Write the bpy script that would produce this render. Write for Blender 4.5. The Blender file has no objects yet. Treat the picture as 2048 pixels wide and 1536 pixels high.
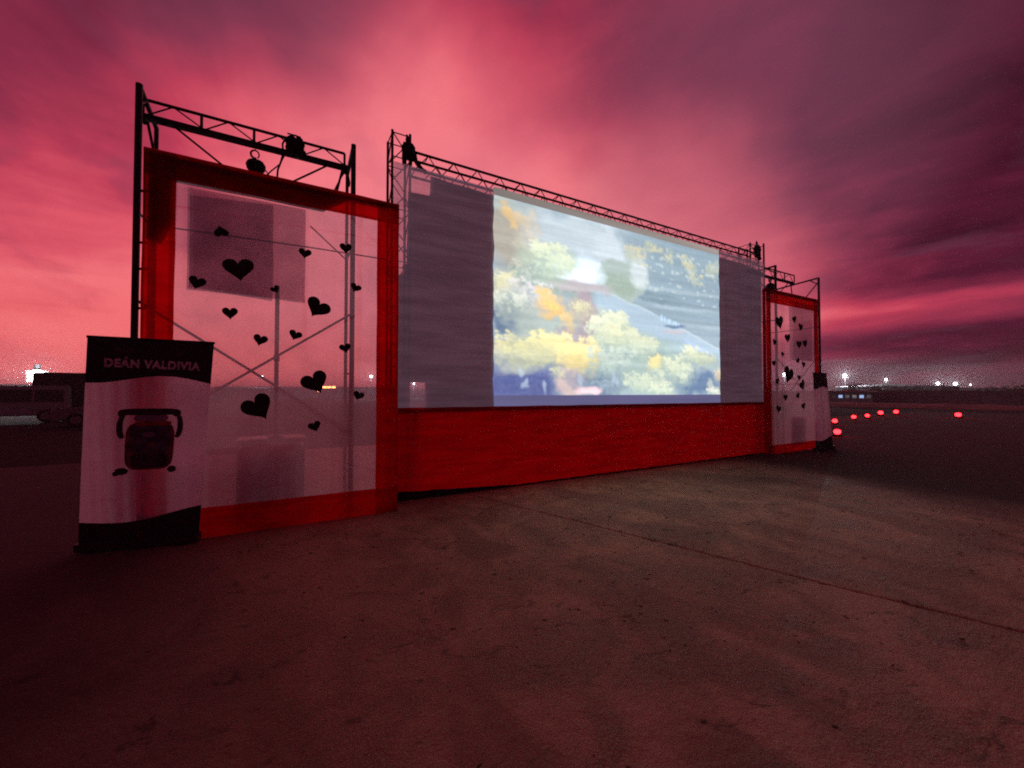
import bpy, bmesh, math, random
import numpy as np
from mathutils import Vector, Matrix, noise
from mathutils.geometry import tessellate_polygon

R = math.radians
random.seed(7)
scene = bpy.context.scene
COL = scene.collection

# ------------------------------------------------------------------ camera
cam_d = bpy.data.cameras.new('camera')
cam = bpy.data.objects.new('camera', cam_d)
COL.objects.link(cam)
cam.location = (0, 0, 1.5)
cam.rotation_euler = (R(90 + 1.22), 0, R(-29.3))
cam_d.sensor_width = 36
cam_d.lens = 36 * 800 / 2048
cam_d.clip_start = 0.05
cam_d.clip_end = 6000
scene.camera = cam

# ------------------------------------------------------------------ world: dusk sky with lit cloud streaks
world = bpy.data.worlds.new('World')
scene.world = world
world.use_nodes = True
wt = world.node_tree
wt.nodes.clear()


class NT:
    """Small helper to write node trees as expressions."""
    def __init__(self, tree): self.t = tree
    def n(self, typ, **kw):
        nd = self.t.nodes.new(typ)
        for k, v in kw.items(): setattr(nd, k, v)
        return nd
    def put(self, sock, v):
        if isinstance(v, bpy.types.NodeSocket): self.t.links.new(v, sock)
        elif v is not None: sock.default_value = v
    def math(self, op, a, b=None, c=None, clamp=False):
        nd = self.n('ShaderNodeMath', operation=op, use_clamp=clamp)
        self.put(nd.inputs[0], a); self.put(nd.inputs[1], b)
        if c is not None: self.put(nd.inputs[2], c)
        return nd.outputs[0]
    def add(self, a, b): return self.math('ADD', a, b)
    def sub(self, a, b): return self.math('SUBTRACT', a, b)
    def mul(self, a, b): return self.math('MULTIPLY', a, b)
    def vmath(self, op, a, b=None, s=None):
        nd = self.n('ShaderNodeVectorMath', operation=op)
        self.put(nd.inputs[0], a)
        if b is not None: self.put(nd.inputs[1], b)
        if s is not None: self.put(nd.inputs['Scale'], s)
        return nd.outputs['Value'] if op in ('DOT_PRODUCT', 'LENGTH') else nd.outputs[0]
    def remap(self, v, a, b, c=0.0, d=1.0, interp='SMOOTHSTEP'):
        nd = self.n('ShaderNodeMapRange', interpolation_type=interp)
        nd.clamp = True
        for i, x in enumerate((v, a, b, c, d)): self.put(nd.inputs[i], x)
        return nd.outputs[0]
    def noise(self, vec, scale, detail=4, rough=0.5, dist=0.0):
        nd = self.n('ShaderNodeTexNoise')
        self.put(nd.inputs['Vector'], vec)
        nd.inputs['Scale'].default_value = scale
        nd.inputs['Detail'].default_value = detail
        nd.inputs['Roughness'].default_value = rough
        nd.inputs['Distortion'].default_value = dist
        return nd
    def mapping(self, vec, scale=(1, 1, 1), rot=(0, 0, 0), loc=(0, 0, 0)):
        nd = self.n('ShaderNodeMapping')
        self.put(nd.inputs[0], vec)
        nd.inputs['Location'].default_value = loc
        nd.inputs['Rotation'].default_value = rot
        nd.inputs['Scale'].default_value = scale
        return nd.outputs[0]
    def ramp(self, f, stops):
        nd = self.n('ShaderNodeValToRGB')
        self.put(nd.inputs[0], f)
        e = nd.color_ramp.elements
        while len(e) < len(stops): e.new(0.5)
        for el, (p, c) in zip(e, stops):
            el.position = p; el.color = (*c, 1)
        return nd.outputs[0]
    def mix(self, f, a, b, blend='MIX'):
        nd = self.n('ShaderNodeMix', data_type='RGBA', blend_type=blend)
        self.put(nd.inputs[0], f)
        self.put(nd.inputs[6], (*a, 1) if isinstance(a, tuple) else a)
        self.put(nd.inputs[7], (*b, 1) if isinstance(b, tuple) else b)
        return nd.outputs[2]


def direction(az, el):
    a, e = R(az), R(el)
    return (math.sin(a) * math.cos(e), math.cos(a) * math.cos(e), math.sin(e))


w = NT(wt)
d = w.vmath('NORMALIZE', w.n('ShaderNodeTexCoord').outputs['Generated'])
sep = w.n('ShaderNodeSeparateXYZ'); w.put(sep.inputs[0], d)
up = w.math('MAXIMUM', sep.outputs[2], 0.0)
# cloud sheet coordinates: the layer overhead, so streaks run together at the horizon
inv = w.math('DIVIDE', 1.0, w.add(up, 0.30))
flat = w.vmath('SCALE', w.vmath('MULTIPLY', d, (1, 1, 0)), s=inv)
streak = w.noise(w.mapping(flat, scale=(1.25, 0.70, 1), rot=(0, 0, R(38)), loc=(0.9, 1.2, 0)), 3.1, 7, 0.58, 0.6).outputs[0]
broad = w.noise(w.mapping(flat, scale=(0.8, 0.40, 1), rot=(0, 0, R(24)), loc=(3.1, 0.7, 0)), 1.0, 2, 0.5, 0.4).outputs[0]
lowstreak = w.noise(w.mapping(d, scale=(2.2, 2.2, 13), rot=(R(3), R(-7), 0)), 1.6, 5, 0.58, 0.5).outputs[0]
warp = w.vmath('SCALE', w.vmath('SUBTRACT', w.noise(d, 3.2, 3).outputs[1], (0.5, 0.5, 0.5)), s=0.22)
dw = w.vmath('NORMALIZE', w.vmath('ADD', d, warp))


def patch(az, el, rad):
    return w.remap(w.vmath('DOT_PRODUCT', dw, direction(az, el)), math.cos(R(rad)), 1.0)


s = w.vmath('DOT_PRODUCT', d, direction(-9, 13))
t = w.ramp(w.remap(s, -1, 1, interp='LINEAR'), [
    (0.0, (0.03,) * 3), (0.45, (0.07,) * 3), (0.58, (0.22,) * 3), (0.74, (0.42,) * 3),
    (0.88, (0.64,) * 3), (0.95, (0.78,) * 3), (1.0, (0.92,) * 3)])
t = w.add(t, w.mul(w.sub(streak, 0.5), 0.40))
t = w.add(t, w.mul(w.sub(broad, 0.5), 0.22))
cirrus = w.noise(w.mapping(d, scale=(1.6, 1.6, 3.4), rot=(R(18), R(-24), R(20))), 3.0, 6, 0.6, 0.5).outputs[0]
t = w.add(t, w.mul(w.sub(cirrus, 0.5), 0.24))
t = w.add(t, w.mul(w.mul(w.sub(lowstreak, 0.5), w.remap(up, 0.62, 0.25)), 0.44))
for az, el, rad, amp in [(-28, 38, 32, -0.50), (-2, 47, 18, -0.18), (6, 41, 10, -0.12), (58, 31, 21, -0.10),
                         (11, 25, 22, 0.13), (24, 38, 9, 0.06), (-14, 8, 24, 0.07), (36, 42, 16, -0.12), (42, 14, 26, 0.60), (14, 16, 26, 0.14), (-8, 33, 9, 0.16), (64, 14, 14, 0.14), (86, 32, 22, -0.10)]:
    t = w.add(t, w.mul(patch(az, el, rad), amp))
t = w.sub(t, w.mul(w.remap(up, 0.66, 0.98), 0.34))      # the glow fades towards the zenith
# right-hand horizon: a red slot of clear sky over a dark bank of cloud
sepw = w.n('ShaderNodeSeparateXYZ'); w.put(sepw.inputs[0], w.vmath('ADD', d, w.vmath('SCALE', warp, s=0.16)))
ez = sepw.outputs[2]
side = w.remap(w.vmath('DOT_PRODUCT', d, direction(78, 0)), 0.55, 0.93)
slot = w.add(w.mul(w.mul(w.remap(ez, 0.095, 0.13), w.remap(ez, 0.20, 0.15)), 0.72), w.mul(w.mul(w.remap(ez, 0.138, 0.152), w.remap(ez, 0.176, 0.158)), 0.5))
bank = w.remap(ez, 0.135, 0.095)
t = w.add(t, w.mul(w.mul(slot, side), 0.28))
t = w.sub(t, w.mul(w.mul(bank, side), 0.07))
sky_col = w.ramp(t, [(0.0, (0.035, 0.004, 0.012)), (0.16, (0.10, 0.010, 0.032)), (0.36, (0.26, 0.026, 0.066)),
                     (0.58, (0.55, 0.050, 0.100)), (0.80, (0.80, 0.105, 0.150)), (1.0, (0.99, 0.19, 0.215))])
# greyer violet where the cloud is thick
violet = w.math('MAXIMUM', w.mul(patch(58, 31, 24), 0.75), w.mul(patch(-2, 47, 20), 0.6))
violet = w.math('MAXIMUM', violet, w.mul(patch(24, 22, 16), 0.25))
violet = w.math('MAXIMUM', violet, w.mul(w.remap(streak, 0.48, 0.34), 0.32))
sky_col = w.mix(violet, sky_col, w.mix(0.62, sky_col, (0.23, 0.075, 0.128)))
rose = w.mul(w.math('MAXIMUM', patch(20, 16, 30), w.mul(patch(44, 12, 26), 0.8)), 0.62)
sky_col = w.mix(rose, sky_col, w.mix(0.72, sky_col, (0.93, 0.27, 0.33)))
# low glow in the west is more orange
low = w.mul(w.remap(s, 0.86, 0.995), w.remap(ez, 0.24, 0.03))
sky_col = w.mix(w.mul(low, 0.55), sky_col, (1.0, 0.135, 0.12))
bg = w.n('ShaderNodeBackground'); w.put(bg.inputs[0], sky_col); bg.inputs[1].default_value = 0.95
neb = w.n('ShaderNodeTexSky', sky_type='NISHITA', sun_disc=False)
neb.sun_elevation = R(-4); neb.sun_rotation = R(-9)
bg2 = w.n('ShaderNodeBackground'); w.put(bg2.inputs[0], neb.outputs[0]); bg2.inputs[1].default_value = 0.02
ad = w.n('ShaderNodeAddShader')
wt.links.new(bg.outputs[0], ad.inputs[0]); wt.links.new(bg2.outputs[0], ad.inputs[1])
wt.links.new(ad.outputs[0], w.n('ShaderNodeOutputWorld').inputs[0])

world.cycles.sampling_method = 'MANUAL'
world.cycles.sample_map_resolution = 256
scene.view_settings.view_transform = 'Standard'
scene.view_settings.look = 'None'
scene.view_settings.exposure = 0
scene.view_settings.gamma = 1
scene.render.engine = 'CYCLES'
scene.cycles.use_denoising = False      # the photograph is a grainy low-light shot; the sampling grain stays in
scene.cycles.filter_width = 1.9
scene.cycles.use_adaptive_sampling = True
scene.cycles.adaptive_threshold = 0.015
scene.cycles.sample_clamp_indirect = 2.0
scene.cycles.sample_clamp_direct = 0.0
scene.cycles.transparent_max_bounces = 24
scene.cycles.max_bounces = 8


# ------------------------------------------------------------------ materials
def new_mat(name):
    m = bpy.data.materials.new(name); m.use_nodes = True
    m.node_tree.nodes.clear()
    return m, NT(m.node_tree)


def finish(m, k, shader):
    k.t.links.new(shader, k.n('ShaderNodeOutputMaterial').inputs[0])
    return m


def paint(name, col, rough=0.6, metal=0.0, var=0.25, scale=6.0, bump=0.0):
    m, k = new_mat(name)
    co = k.n('ShaderNodeTexCoord').outputs['Object']
    f = k.noise(co, scale, 5, 0.6)
    c = k.mix(k.remap(f.outputs[0], 0.35, 0.65), tuple(x * (1 - var) for x in col), tuple(min(1, x * (1 + var)) for x in col))
    p = k.n('ShaderNodeBsdfPrincipled')
    k.put(p.inputs['Base Color'], c)
    k.put(p.inputs['Roughness'], k.remap(f.outputs[0], 0.3, 0.7, rough * 0.8, min(1, rough * 1.2)))
    p.inputs['Metallic'].default_value = metal
    if bump:
        b = k.n('ShaderNodeBump'); b.inputs['Strength'].default_value = bump
        k.put(b.inputs['Height'], k.noise(co, scale * 8, 4).outputs[0]); k.put(p.inputs['Normal'], b.outputs[0])
    return finish(m, k, p.outputs[0])


def cloth(name, col, through, see, glow, weave=0.15, scale=(1.2, 1.2, 1.2), lit=None):
    """Thin fabric: see = share of straight light let through, glow = share of the rest that is scattered through."""
    m, k = new_mat(name)
    co = k.n('ShaderNodeTexCoord').outputs['Object']
    f = k.noise(k.mapping(co, scale=scale), 2.5, 5, 0.6).outputs[0]
    c = k.mix(k.remap(f, 0.3, 0.7), tuple(x * (1 - weave) for x in col), col)
    df = k.n('ShaderNodeBsdfDiffuse'); k.put(df.inputs[0], c)
    tl = k.n('ShaderNodeBsdfTranslucent'); k.put(tl.inputs[0], c)
    tp = k.n('ShaderNodeBsdfTransparent'); tp.inputs[0].default_value = (*through, 1)
    m1 = k.n('ShaderNodeMixShader'); m1.inputs[0].default_value = glow
    k.t.links.new(df.outputs[0], m1.inputs[1]); k.t.links.new(tl.outputs[0], m1.inputs[2])
    m2 = k.n('ShaderNodeMixShader'); k.put(m2.inputs[0], k.remap(f, 0.3, 0.7, see * 0.88, min(1, see * 1.12)))
    k.t.links.new(m1.outputs[0], m2.inputs[1]); k.t.links.new(tp.outputs[0], m2.inputs[2])
    out = m2.outputs[0]
    if lit:                       # the projector's dark level falls on the whole cloth
        e = k.n('ShaderNodeEmission'); e.inputs[0].default_value = (*lit, 1)
        k.put(e.inputs[1], k.remap(f, 0.3, 0.7, 0.75, 1.2))
        a_ = k.n('ShaderNodeAddShader'); k.t.links.new(out, a_.inputs[0]); k.t.links.new(e.outputs[0], a_.inputs[1]); out = a_.outputs[0]
    return finish(m, k, out)


def emit(name, col, strength):
    m, k = new_mat(name)
    e = k.n('ShaderNodeEmission'); e.inputs[0].default_value = (*col, 1); e.inputs[1].default_value = strength
    return finish(m, k, e.outputs[0])


M = {}
M['steel'] = paint('dark painted steel', (0.028, 0.024, 0.026), 0.55, 0.3, 0.4, 9)
M['alu'] = paint('dull truss tube', (0.05, 0.045, 0.05), 0.5, 0.5, 0.3, 9)
M['black'] = paint('black webbing', (0.012, 0.011, 0.013), 0.85, 0, 0.4, 14, 0.4)
M['chain'] = paint('greasy chain', (0.03, 0.027, 0.027), 0.5, 0.7, 0.4, 14)
M['red'] = cloth('red frame cloth', (0.72, 0.003, 0.008), (0.80, 0.002, 0.006), 0.15, 0.88, 0.40, (1.5, 1.5, 3))
M['skirt'] = cloth('red skirt cloth', (0.68, 0.002, 0.009), (0.4, 0.002, 0.004), 0.02, 0.70, 0.35, (0.5, 1, 4))
M['voile'] = cloth('white mesh cloth', (0.97, 0.93, 1.0), (0.98, 0.95, 1.0), 0.50, 0.90, 0.08)
M['screen'] = cloth('screen cloth', (0.68, 0.66, 0.72), (0.9, 0.88, 0.9), 0.40, 0.5, 0.15, (0.3, 1, 3.5), (0.050, 0.028, 0.041))
M['backing'] = cloth('dark backing sheet', (0.035, 0.03, 0.036), (0.35, 0.3, 0.33), 0.12, 0.3, 0.3)
M['net'] = cloth('dark net', (0.14, 0.12, 0.16), (0.80, 0.70, 0.80), 0.46, 0.75, 0.2)
M['heart'] = paint('dark heart felt', (0.02, 0.006, 0.010), 0.9, 0, 0.4, 12)
M['banner'] = cloth('printed banner white', (0.92, 0.84, 0.96), (0.7, 0.6, 0.62), 0.05, 0.52, 0.12, (1, 1, 1))
M['banner_dark'] = paint('printed banner black', (0.022, 0.022, 0.026), 0.6, 0, 0.3, 4)
M['print_grey'] = paint('printed letter white', (0.85, 0.74, 0.74), 0.7, 0, 0.3, 22)
M['print_faint'] = paint('printed faint line', (0.10, 0.08, 0.06), 0.7, 0, 0.4, 22)
M['print_dark'] = paint('printed charcoal', (0.055, 0.03, 0.045), 0.7, 0, 0.5, 9)
M['print_blue'] = paint('printed slate', (0.11, 0.085, 0.14), 0.7, 0, 0.5, 9)
M['print_maroon'] = paint('printed maroon', (0.30, 0.055, 0.085), 0.7, 0, 0.4, 9)
M['print_red'] = paint('printed orange red', (0.42, 0.08, 0.05), 0.7, 0, 0.3, 9)
M['print_pale'] = paint('printed lilac', (0.36, 0.25, 0.36), 0.7, 0, 0.2, 9)
M['case'] = paint('case laminate', (0.03, 0.028, 0.035), 0.5, 0, 0.3, 5)
M['rubber'] = paint('rubber', (0.015, 0.015, 0.015), 0.9, 0, 0.2, 9)
M['white_paint'] = paint('white vehicle paint', (0.38, 0.38, 0.39), 0.3, 0, 0.06, 2)
M['grey_paint'] = paint('grey vehicle paint', (0.30, 0.29, 0.29), 0.35, 0, 0.06, 2)
M['dark_paint'] = paint('dark truck paint', (0.035, 0.035, 0.045), 0.45, 0, 0.2, 2)
M['glass'] = paint('vehicle glass', (0.015, 0.015, 0.018), 0.12, 0, 0.1, 2)
M['wall'] = paint('block wall', (0.10, 0.09, 0.10), 0.9, 0, 0.3, 1.5, 0.3)
M['building'] = paint('far building', (0.12, 0.11, 0.13), 0.9, 0, 0.25, 0.6)
M['earth'] = paint('pale earth', (0.22, 0.17, 0.13), 1.0, 0, 0.35, 0.8, 0.5)
M['leaf'] = paint('dark leaves', (0.035, 0.045, 0.025), 0.8, 0, 0.4, 1.5)
M['bark'] = paint('bark', (0.06, 0.045, 0.035), 0.9, 0, 0.3, 4)
M['lamp_white'] = emit('floodlight glass', (0.93, 0.97, 1.0), 25)
M['lamp_small'] = emit('small white lamp', (0.9, 0.95, 1.0), 14)
M['lamp_blue'] = emit('blue-white window', (0.40, 0.60, 1.0), 0.9)
M['lamp_red'] = emit('red marker lens', (1.0, 0.012, 0.016), 14.0)
M['lamp_amber'] = emit('amber lamp', (1.0, 0.32, 0.10), 9.0)


def ground_mat(name, base, stains=True, end_shade=None):
    m, k = new_mat(name)
    co = k.n('ShaderNodeTexCoord').outputs['Object']
    big = k.noise(co, 0.35, 4, 0.55, 0.4).outputs[0]
    mid = k.noise(co, 1.9, 6, 0.62, 0.6).outputs[0]
    fin = k.noise(co, 14, 5, 0.65).outputs[0]
    grit = k.noise(co, 75, 3, 0.75).outputs[0]
    c = k.mix(k.remap(mid, 0.34, 0.66), tuple(x * 0.60 for x in base), tuple(min(0.7, x * 1.25) for x in base))
    c = k.mix(k.mul(k.remap(big, 0.42, 0.68), 0.6), c, (base[0] * 0.62, base[1] * 0.55, base[2] * 0.5))
    c = k.mix(k.mul(k.remap(fin, 0.35, 0.7), 0.18), c, tuple(x * 0.5 for x in base))
    c = k.mix(k.mul(k.remap(grit, 0.48, 0.62), 0.5), c, tuple(x * 1.5 for x in base))
    patchy = k.noise(k.mapping(co, scale=(1.0, 0.55, 1), rot=(0, 0, R(35)), loc=(4, 2, 0)), 0.9, 5, 0.6, 1.4).outputs[0]
    c = k.mix(k.mul(k.remap(patchy, 0.47, 0.60), 0.55), c, (base[0] * 0.52, base[1] * 0.50, base[2] * 0.52))
    if stains:
        wob = k.vmath('ADD', co, k.vmath('SCALE', k.noise(co, 7, 5, 0.65).outputs[1], s=0.42))
        vor = k.n('ShaderNodeTexVoronoi'); k.put(vor.inputs['Vector'], wob); vor.inputs['Scale'].default_value = 3.1
        pick = k.n('ShaderNodeSeparateColor'); k.put(pick.inputs[0], vor.outputs['Color'])
        rad = k.remap(pick.outputs[0], 0.45, 1.0, 0.0, 0.20, 'LINEAR')
        spot = k.remap(k.sub(vor.outputs['Distance'], rad), 0.05, -0.03)
        spot = k.mul(spot, k.remap(pick.outputs[0], 0.50, 0.60))
        c = k.mix(k.mul(spot, 0.80), c, tuple(x * 0.22 for x in base))
        drip = k.remap(k.noise(k.mapping(co, scale=(1, 1.8, 1)), 3.3, 5, 0.7, 1.2).outputs[0], 0.56, 0.70)
        c = k.mix(k.mul(drip, 0.75), c, tuple(x * 0.30 for x in base))
    if end_shade:         # dark earth tone painting in the screen light's fall-off over both slab ends
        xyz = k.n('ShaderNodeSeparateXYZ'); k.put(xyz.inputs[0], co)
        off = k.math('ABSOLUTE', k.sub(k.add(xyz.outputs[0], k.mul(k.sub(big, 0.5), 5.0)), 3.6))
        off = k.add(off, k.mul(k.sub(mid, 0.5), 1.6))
        c = k.mix(k.mul(k.remap(off, 2.3, 5.8), 0.94), c, end_shade)
    p = k.n('ShaderNodeBsdfPrincipled')
    k.put(p.inputs['Base Color'], c)
    k.put(p.inputs['Roughness'], k.math('MAXIMUM', k.remap(mid, 0.3, 0.7, 0.62, 0.82), k.remap(off, 2.6, 5.2, 0.3, 1.0)) if end_shade else 1.0)
    p.inputs['Specular IOR Level'].default_value = 0.32 if end_shade else 0.05
    b = k.n('ShaderNodeBump'); b.inputs['Strength'].default_value = 0.8; b.inputs['Distance'].default_value = 0.03
    k.put(b.inputs['Height'], k.add(k.mul(fin, 0.7), k.mul(grit, 0.3))); k.put(p.inputs['Normal'], b.outputs[0])
    return finish(m, k, p.outputs[0])


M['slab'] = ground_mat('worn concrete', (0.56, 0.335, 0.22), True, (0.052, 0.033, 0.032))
M['dirt'] = ground_mat('dark dirt', (0.045, 0.036, 0.034), False)
M['joint'] = paint('joint filler', (0.02, 0.016, 0.014), 1.0, 0, 0.4, 6)


# ------------------------------------------------------------------ object helpers
def tag(o, label=None, cat=None, group=None, kind=None):
    for k_, v in (('label', label), ('category', cat), ('group', group), ('kind', kind)):
        if v: o[k_] = v
    return o


WORLD = {}


def attach(o, parent):
    if parent is not None:
        o.parent = parent
        o.matrix_parent_inverse = WORLD[parent.name].inverted()


def link(name, me, parent=None, mw=None):
    o = bpy.data.objects.new(name, me)
    COL.objects.link(o)
    mw = mw or Matrix.Identity(4)
    attach(o, parent)
    o.matrix_basis = mw
    WORLD[o.name] = mw.copy()
    return o


def thing(name, label, cat, loc=(0, 0, 0), group=None):
    return tag(link(name, None, None, Matrix.Translation(loc)), label, cat, group)


def poly(name, verts, faces, m, parent=None, mw=None, smooth=False):
    me = bpy.data.meshes.new(name)
    me.from_pydata(verts, [], faces)
    if smooth: me.polygons.foreach_set('use_smooth', [True] * len(me.polygons))
    me.materials.append(m)
    return link(name, me, parent, mw)


UNIT = {}


def unit_mesh(kind, m):
    key = (kind, m.name)
    if key not in UNIT:
        bm = bmesh.new()
        if kind == 'tube':
            bmesh.ops.create_cone(bm, cap_ends=True, segments=10, radius1=1, radius2=1, depth=1)
            for f in bm.faces: f.smooth = len(f.verts) == 4
        elif kind == 'box':
            bmesh.ops.create_cube(bm, size=1)
        elif kind == 'bevel':
            bmesh.ops.create_cube(bm, size=1)
            bmesh.ops.bevel(bm, geom=bm.edges[:], offset=0.06, segments=2, affect='EDGES')
        elif kind == 'ball':
            bmesh.ops.create_icosphere(bm, subdivisions=3, radius=1)
            for f in bm.faces: f.smooth = True
        elif kind == 'heart':
            pts = []
            for i in range(40):
                a = 2 * math.pi * i / 40
                pts.append((16 * math.sin(a) ** 3 / 32, 0, (13 * math.cos(a) - 5 * math.cos(2 * a) - 2 * math.cos(3 * a) - math.cos(4 * a) + 2.5) / 32))
            vs = [bm.verts.new(p) for p in pts]; f = bm.faces.new(vs)
            ex = bmesh.ops.extrude_face_region(bm, geom=[f])
            bmesh.ops.translate(bm, verts=[v for v in ex['geom'] if isinstance(v, bmesh.types.BMVert)], vec=(0, -1, 0))
            bmesh.ops.triangulate(bm, faces=[f for f in bm.faces if len(f.verts) > 4])
            bmesh.ops.recalc_face_normals(bm, faces=bm.faces[:])
        me = bpy.data.meshes.new(kind); bm.to_mesh(me); bm.free(); me.materials.append(m)
        UNIT[key] = me
    return UNIT[key]


def bar(name, a, b, r, m, parent):
    a, b = Vector(a), Vector(b); v = b - a
    mw = Matrix.Translation((a + b) / 2) @ v.to_track_quat('Z', 'Y').to_matrix().to_4x4() @ Matrix.Diagonal((r, r, v.length, 1))
    return link(name, unit_mesh('tube', m), parent, mw)


def box(name, lo, hi, m, parent, rz=0.0, kind='box'):
    lo, hi = Vector(lo), Vector(hi)
    mw = Matrix.Translation((lo + hi) / 2) @ Matrix.Rotation(rz, 4, 'Z') @ Matrix.Diagonal((*(hi - lo), 1))
    return link(name, unit_mesh(kind, m), parent, mw)


def sheet(name, p00, p10, p11, p01, m, parent, nu=24, nv=24, amp=0.008, seed=0.0, freq=1.6, edge=0.0, squash=(1, 1)):
    """Hanging cloth between four corners, rippled along its normal, with slightly uneven edges."""
    c = [Vector(p) for p in (p00, p10, p11, p01)]
    nrm = (c[1] - c[0]).cross(c[3] - c[0]).normalized()
    vs = []
    for j in range(nv + 1):
        for i in range(nu + 1):
            u, v = i / nu, j / nv
            p = (c[0] * (1 - u) + c[1] * u) * (1 - v) + (c[3] * (1 - u) + c[2] * u) * v
            q = Vector((p.x * freq * squash[0] + seed, p.z * freq * squash[1] + seed * 2.3, seed))
            dz = noise.noise(q) * amp + noise.noise(q * 2.7) * amp * 0.4
            p = p + nrm * dz
            if edge and (i in (0, nu) or j in (0, nv)):
                e = noise.noise(Vector((p.x * 2.2 + seed, p.z * 2.2, 3 + seed))) * edge
                if i in (0, nu): p.x += e
                if j in (0, nv): p.z += e * 0.7
            vs.append(p)
    fs = [(j * (nu + 1) + i, j * (nu + 1) + i + 1, (j + 1) * (nu + 1) + i + 1, (j + 1) * (nu + 1) + i) for j in range(nv) for i in range(nu)]
    return poly(name, vs, fs, m, parent, smooth=True)


def cut_sheet(name, outline, y, m, parent, wob=0.012, seed=0.0):
    """Flat cloth cut to an outline in the x-z plane, edges made uneven."""
    pts = []
    for (x0, z0), (x1, z1) in zip(outline, outline[1:] + outline[:1]):
        n_ = max(1, int(math.hypot(x1 - x0, z1 - z0) / 0.12))
        for i in range(n_):
            f = i / n_
            x, z = x0 + (x1 - x0) * f, z0 + (z1 - z0) * f
            q = Vector((x * 2.5 + seed, z * 2.5, seed))
            pts.append((x + noise.noise(q) * wob, y, z + noise.noise(q + Vector((9, 4, 1))) * wob))
    tris = tessellate_polygon([[Vector((p[0], p[2], 0)) for p in pts]])
    return poly(name, pts, [tuple(q) for q in tris], m, parent)


def lump(name, centre, size, m, parent, seed=0.0, rough=0.25, freq=2.2):
    """Uneven bundle: a ball pushed about by noise."""
    bm = bmesh.new(); bmesh.ops.create_icosphere(bm, subdivisions=3, radius=1)
    for v in bm.verts:
        k_ = 1 + rough * noise.noise(v.co * freq + Vector((seed, seed * 2, 1))) + rough * 0.6 * noise.noise(v.co * freq * 2.6 + Vector((seed, 5, 1)))
        v.co = Vector((v.co.x * size[0], v.co.y * size[1], v.co.z * size[2])) * k_
    for f in bm.faces: f.smooth = True
    me = bpy.data.meshes.new(name); bm.to_mesh(me); bm.free(); me.materials.append(m)
    return link(name, me, parent, Matrix.Translation(centre))


def path_tube(name, pts, r, m, parent, n_=8, closed_caps=True):
    """Round tube swept along points (ropes, hooks, straps)."""
    pts = [Vector(p) for p in pts]; vs, fs = [], []
    for i, p in enumerate(pts):
        tdir = (pts[min(i + 1, len(pts) - 1)] - pts[max(i - 1, 0)]).normalized()
        a = tdir.orthogonal().normalized() if i == 0 else (a - tdir * a.dot(tdir)).normalized()
        b = tdir.cross(a)
        rr = r[i] if isinstance(r, (list, tuple)) else r
        for q in range(n_):
            an = 2 * math.pi * q / n_
            vs.append(p + (a * math.cos(an) + b * math.sin(an)) * rr)
    for i in range(len(pts) - 1):
        for q in range(n_):
            fs.append((i * n_ + q, i * n_ + (q + 1) % n_, (i + 1) * n_ + (q + 1) % n_, (i + 1) * n_ + q))
    fs.append(tuple(range(n_))[::-1]); fs.append(tuple((len(pts) - 1) * n_ + q for q in range(n_)))
    return poly(name, vs, fs, m, parent, smooth=True)


# ------------------------------------------------------------------ the ground
gr = poly('ground', [(-1500, -600, -0.035), (2500, -600, -0.035), (2500, 2500, -0.035), (-1500, 2500, -0.035)], [(0, 1, 2, 3)], M['dirt'])
tag(gr, kind='structure')


def jx(y):      # the joint between the two concrete slabs
    return 2.62 + (4.72 - y) * 0.345 + 0.02 * noise.noise(Vector((y * 0.9, 0, 0)))


ys = [-9 + i * 0.045 for i in range(int(21 / 0.045))]


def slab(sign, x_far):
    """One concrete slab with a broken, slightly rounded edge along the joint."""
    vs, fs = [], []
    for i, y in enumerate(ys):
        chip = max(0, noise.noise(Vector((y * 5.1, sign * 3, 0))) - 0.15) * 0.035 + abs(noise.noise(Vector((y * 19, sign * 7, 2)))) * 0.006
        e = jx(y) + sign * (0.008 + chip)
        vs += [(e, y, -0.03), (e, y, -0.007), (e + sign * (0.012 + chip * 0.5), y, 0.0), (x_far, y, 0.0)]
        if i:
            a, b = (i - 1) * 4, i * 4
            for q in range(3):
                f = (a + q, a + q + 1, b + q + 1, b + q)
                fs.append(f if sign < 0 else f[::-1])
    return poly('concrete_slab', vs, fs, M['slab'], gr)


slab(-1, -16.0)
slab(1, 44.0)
poly('joint_filler', [(jx(y) + dx, y, -0.022) for y in (ys[0], ys[-1]) for dx in (-0.3, 0.3)], [(0, 1, 3, 2)], M['joint'], gr)

# crumbs of dirt, grit and dry leaf lying about on the concrete
rg = random.Random(21)
lv, lf = [], []
for q in range(2600):
    x, y = rg.uniform(-2.5, 9.0), rg.uniform(0.7, 5.2)
    if noise.noise(Vector((x * 0.8, y * 0.8, 4))) < rg.uniform(-0.5, 0.35): continue
    r0 = (0.003 + 0.014 * rg.random() ** 4) * min(1.0, 0.35 + 0.2 * math.hypot(x, y))
    a0 = rg.random() * 6.28; ex = rg.uniform(1.0, 2.2)
    ring = []
    for k_ in range(6):
        an = a0 + k_ * math.pi / 3
        rr = r0 * rg.uniform(0.65, 1.2)
        px, py = math.cos(k_ * math.pi / 3) * rr * ex, math.sin(k_ * math.pi / 3) * rr
        ring.append((x + px * math.cos(a0) - py * math.sin(a0), y + px * math.sin(a0) + py * math.cos(a0)))
    n0 = len(lv)
    lv += [(u_, v_, 0.0006) for u_, v_ in ring] + [(x, y, r0 * rg.uniform(0.2, 0.5))]
    lf += [(n0 + k_, n0 + (k_ + 1) % 6, n0 + 6) for k_ in range(6)]
M['crumb'] = paint('dirt crumbs', (0.13, 0.08, 0.06), 1.0, 0, 0.5, 30)
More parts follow.
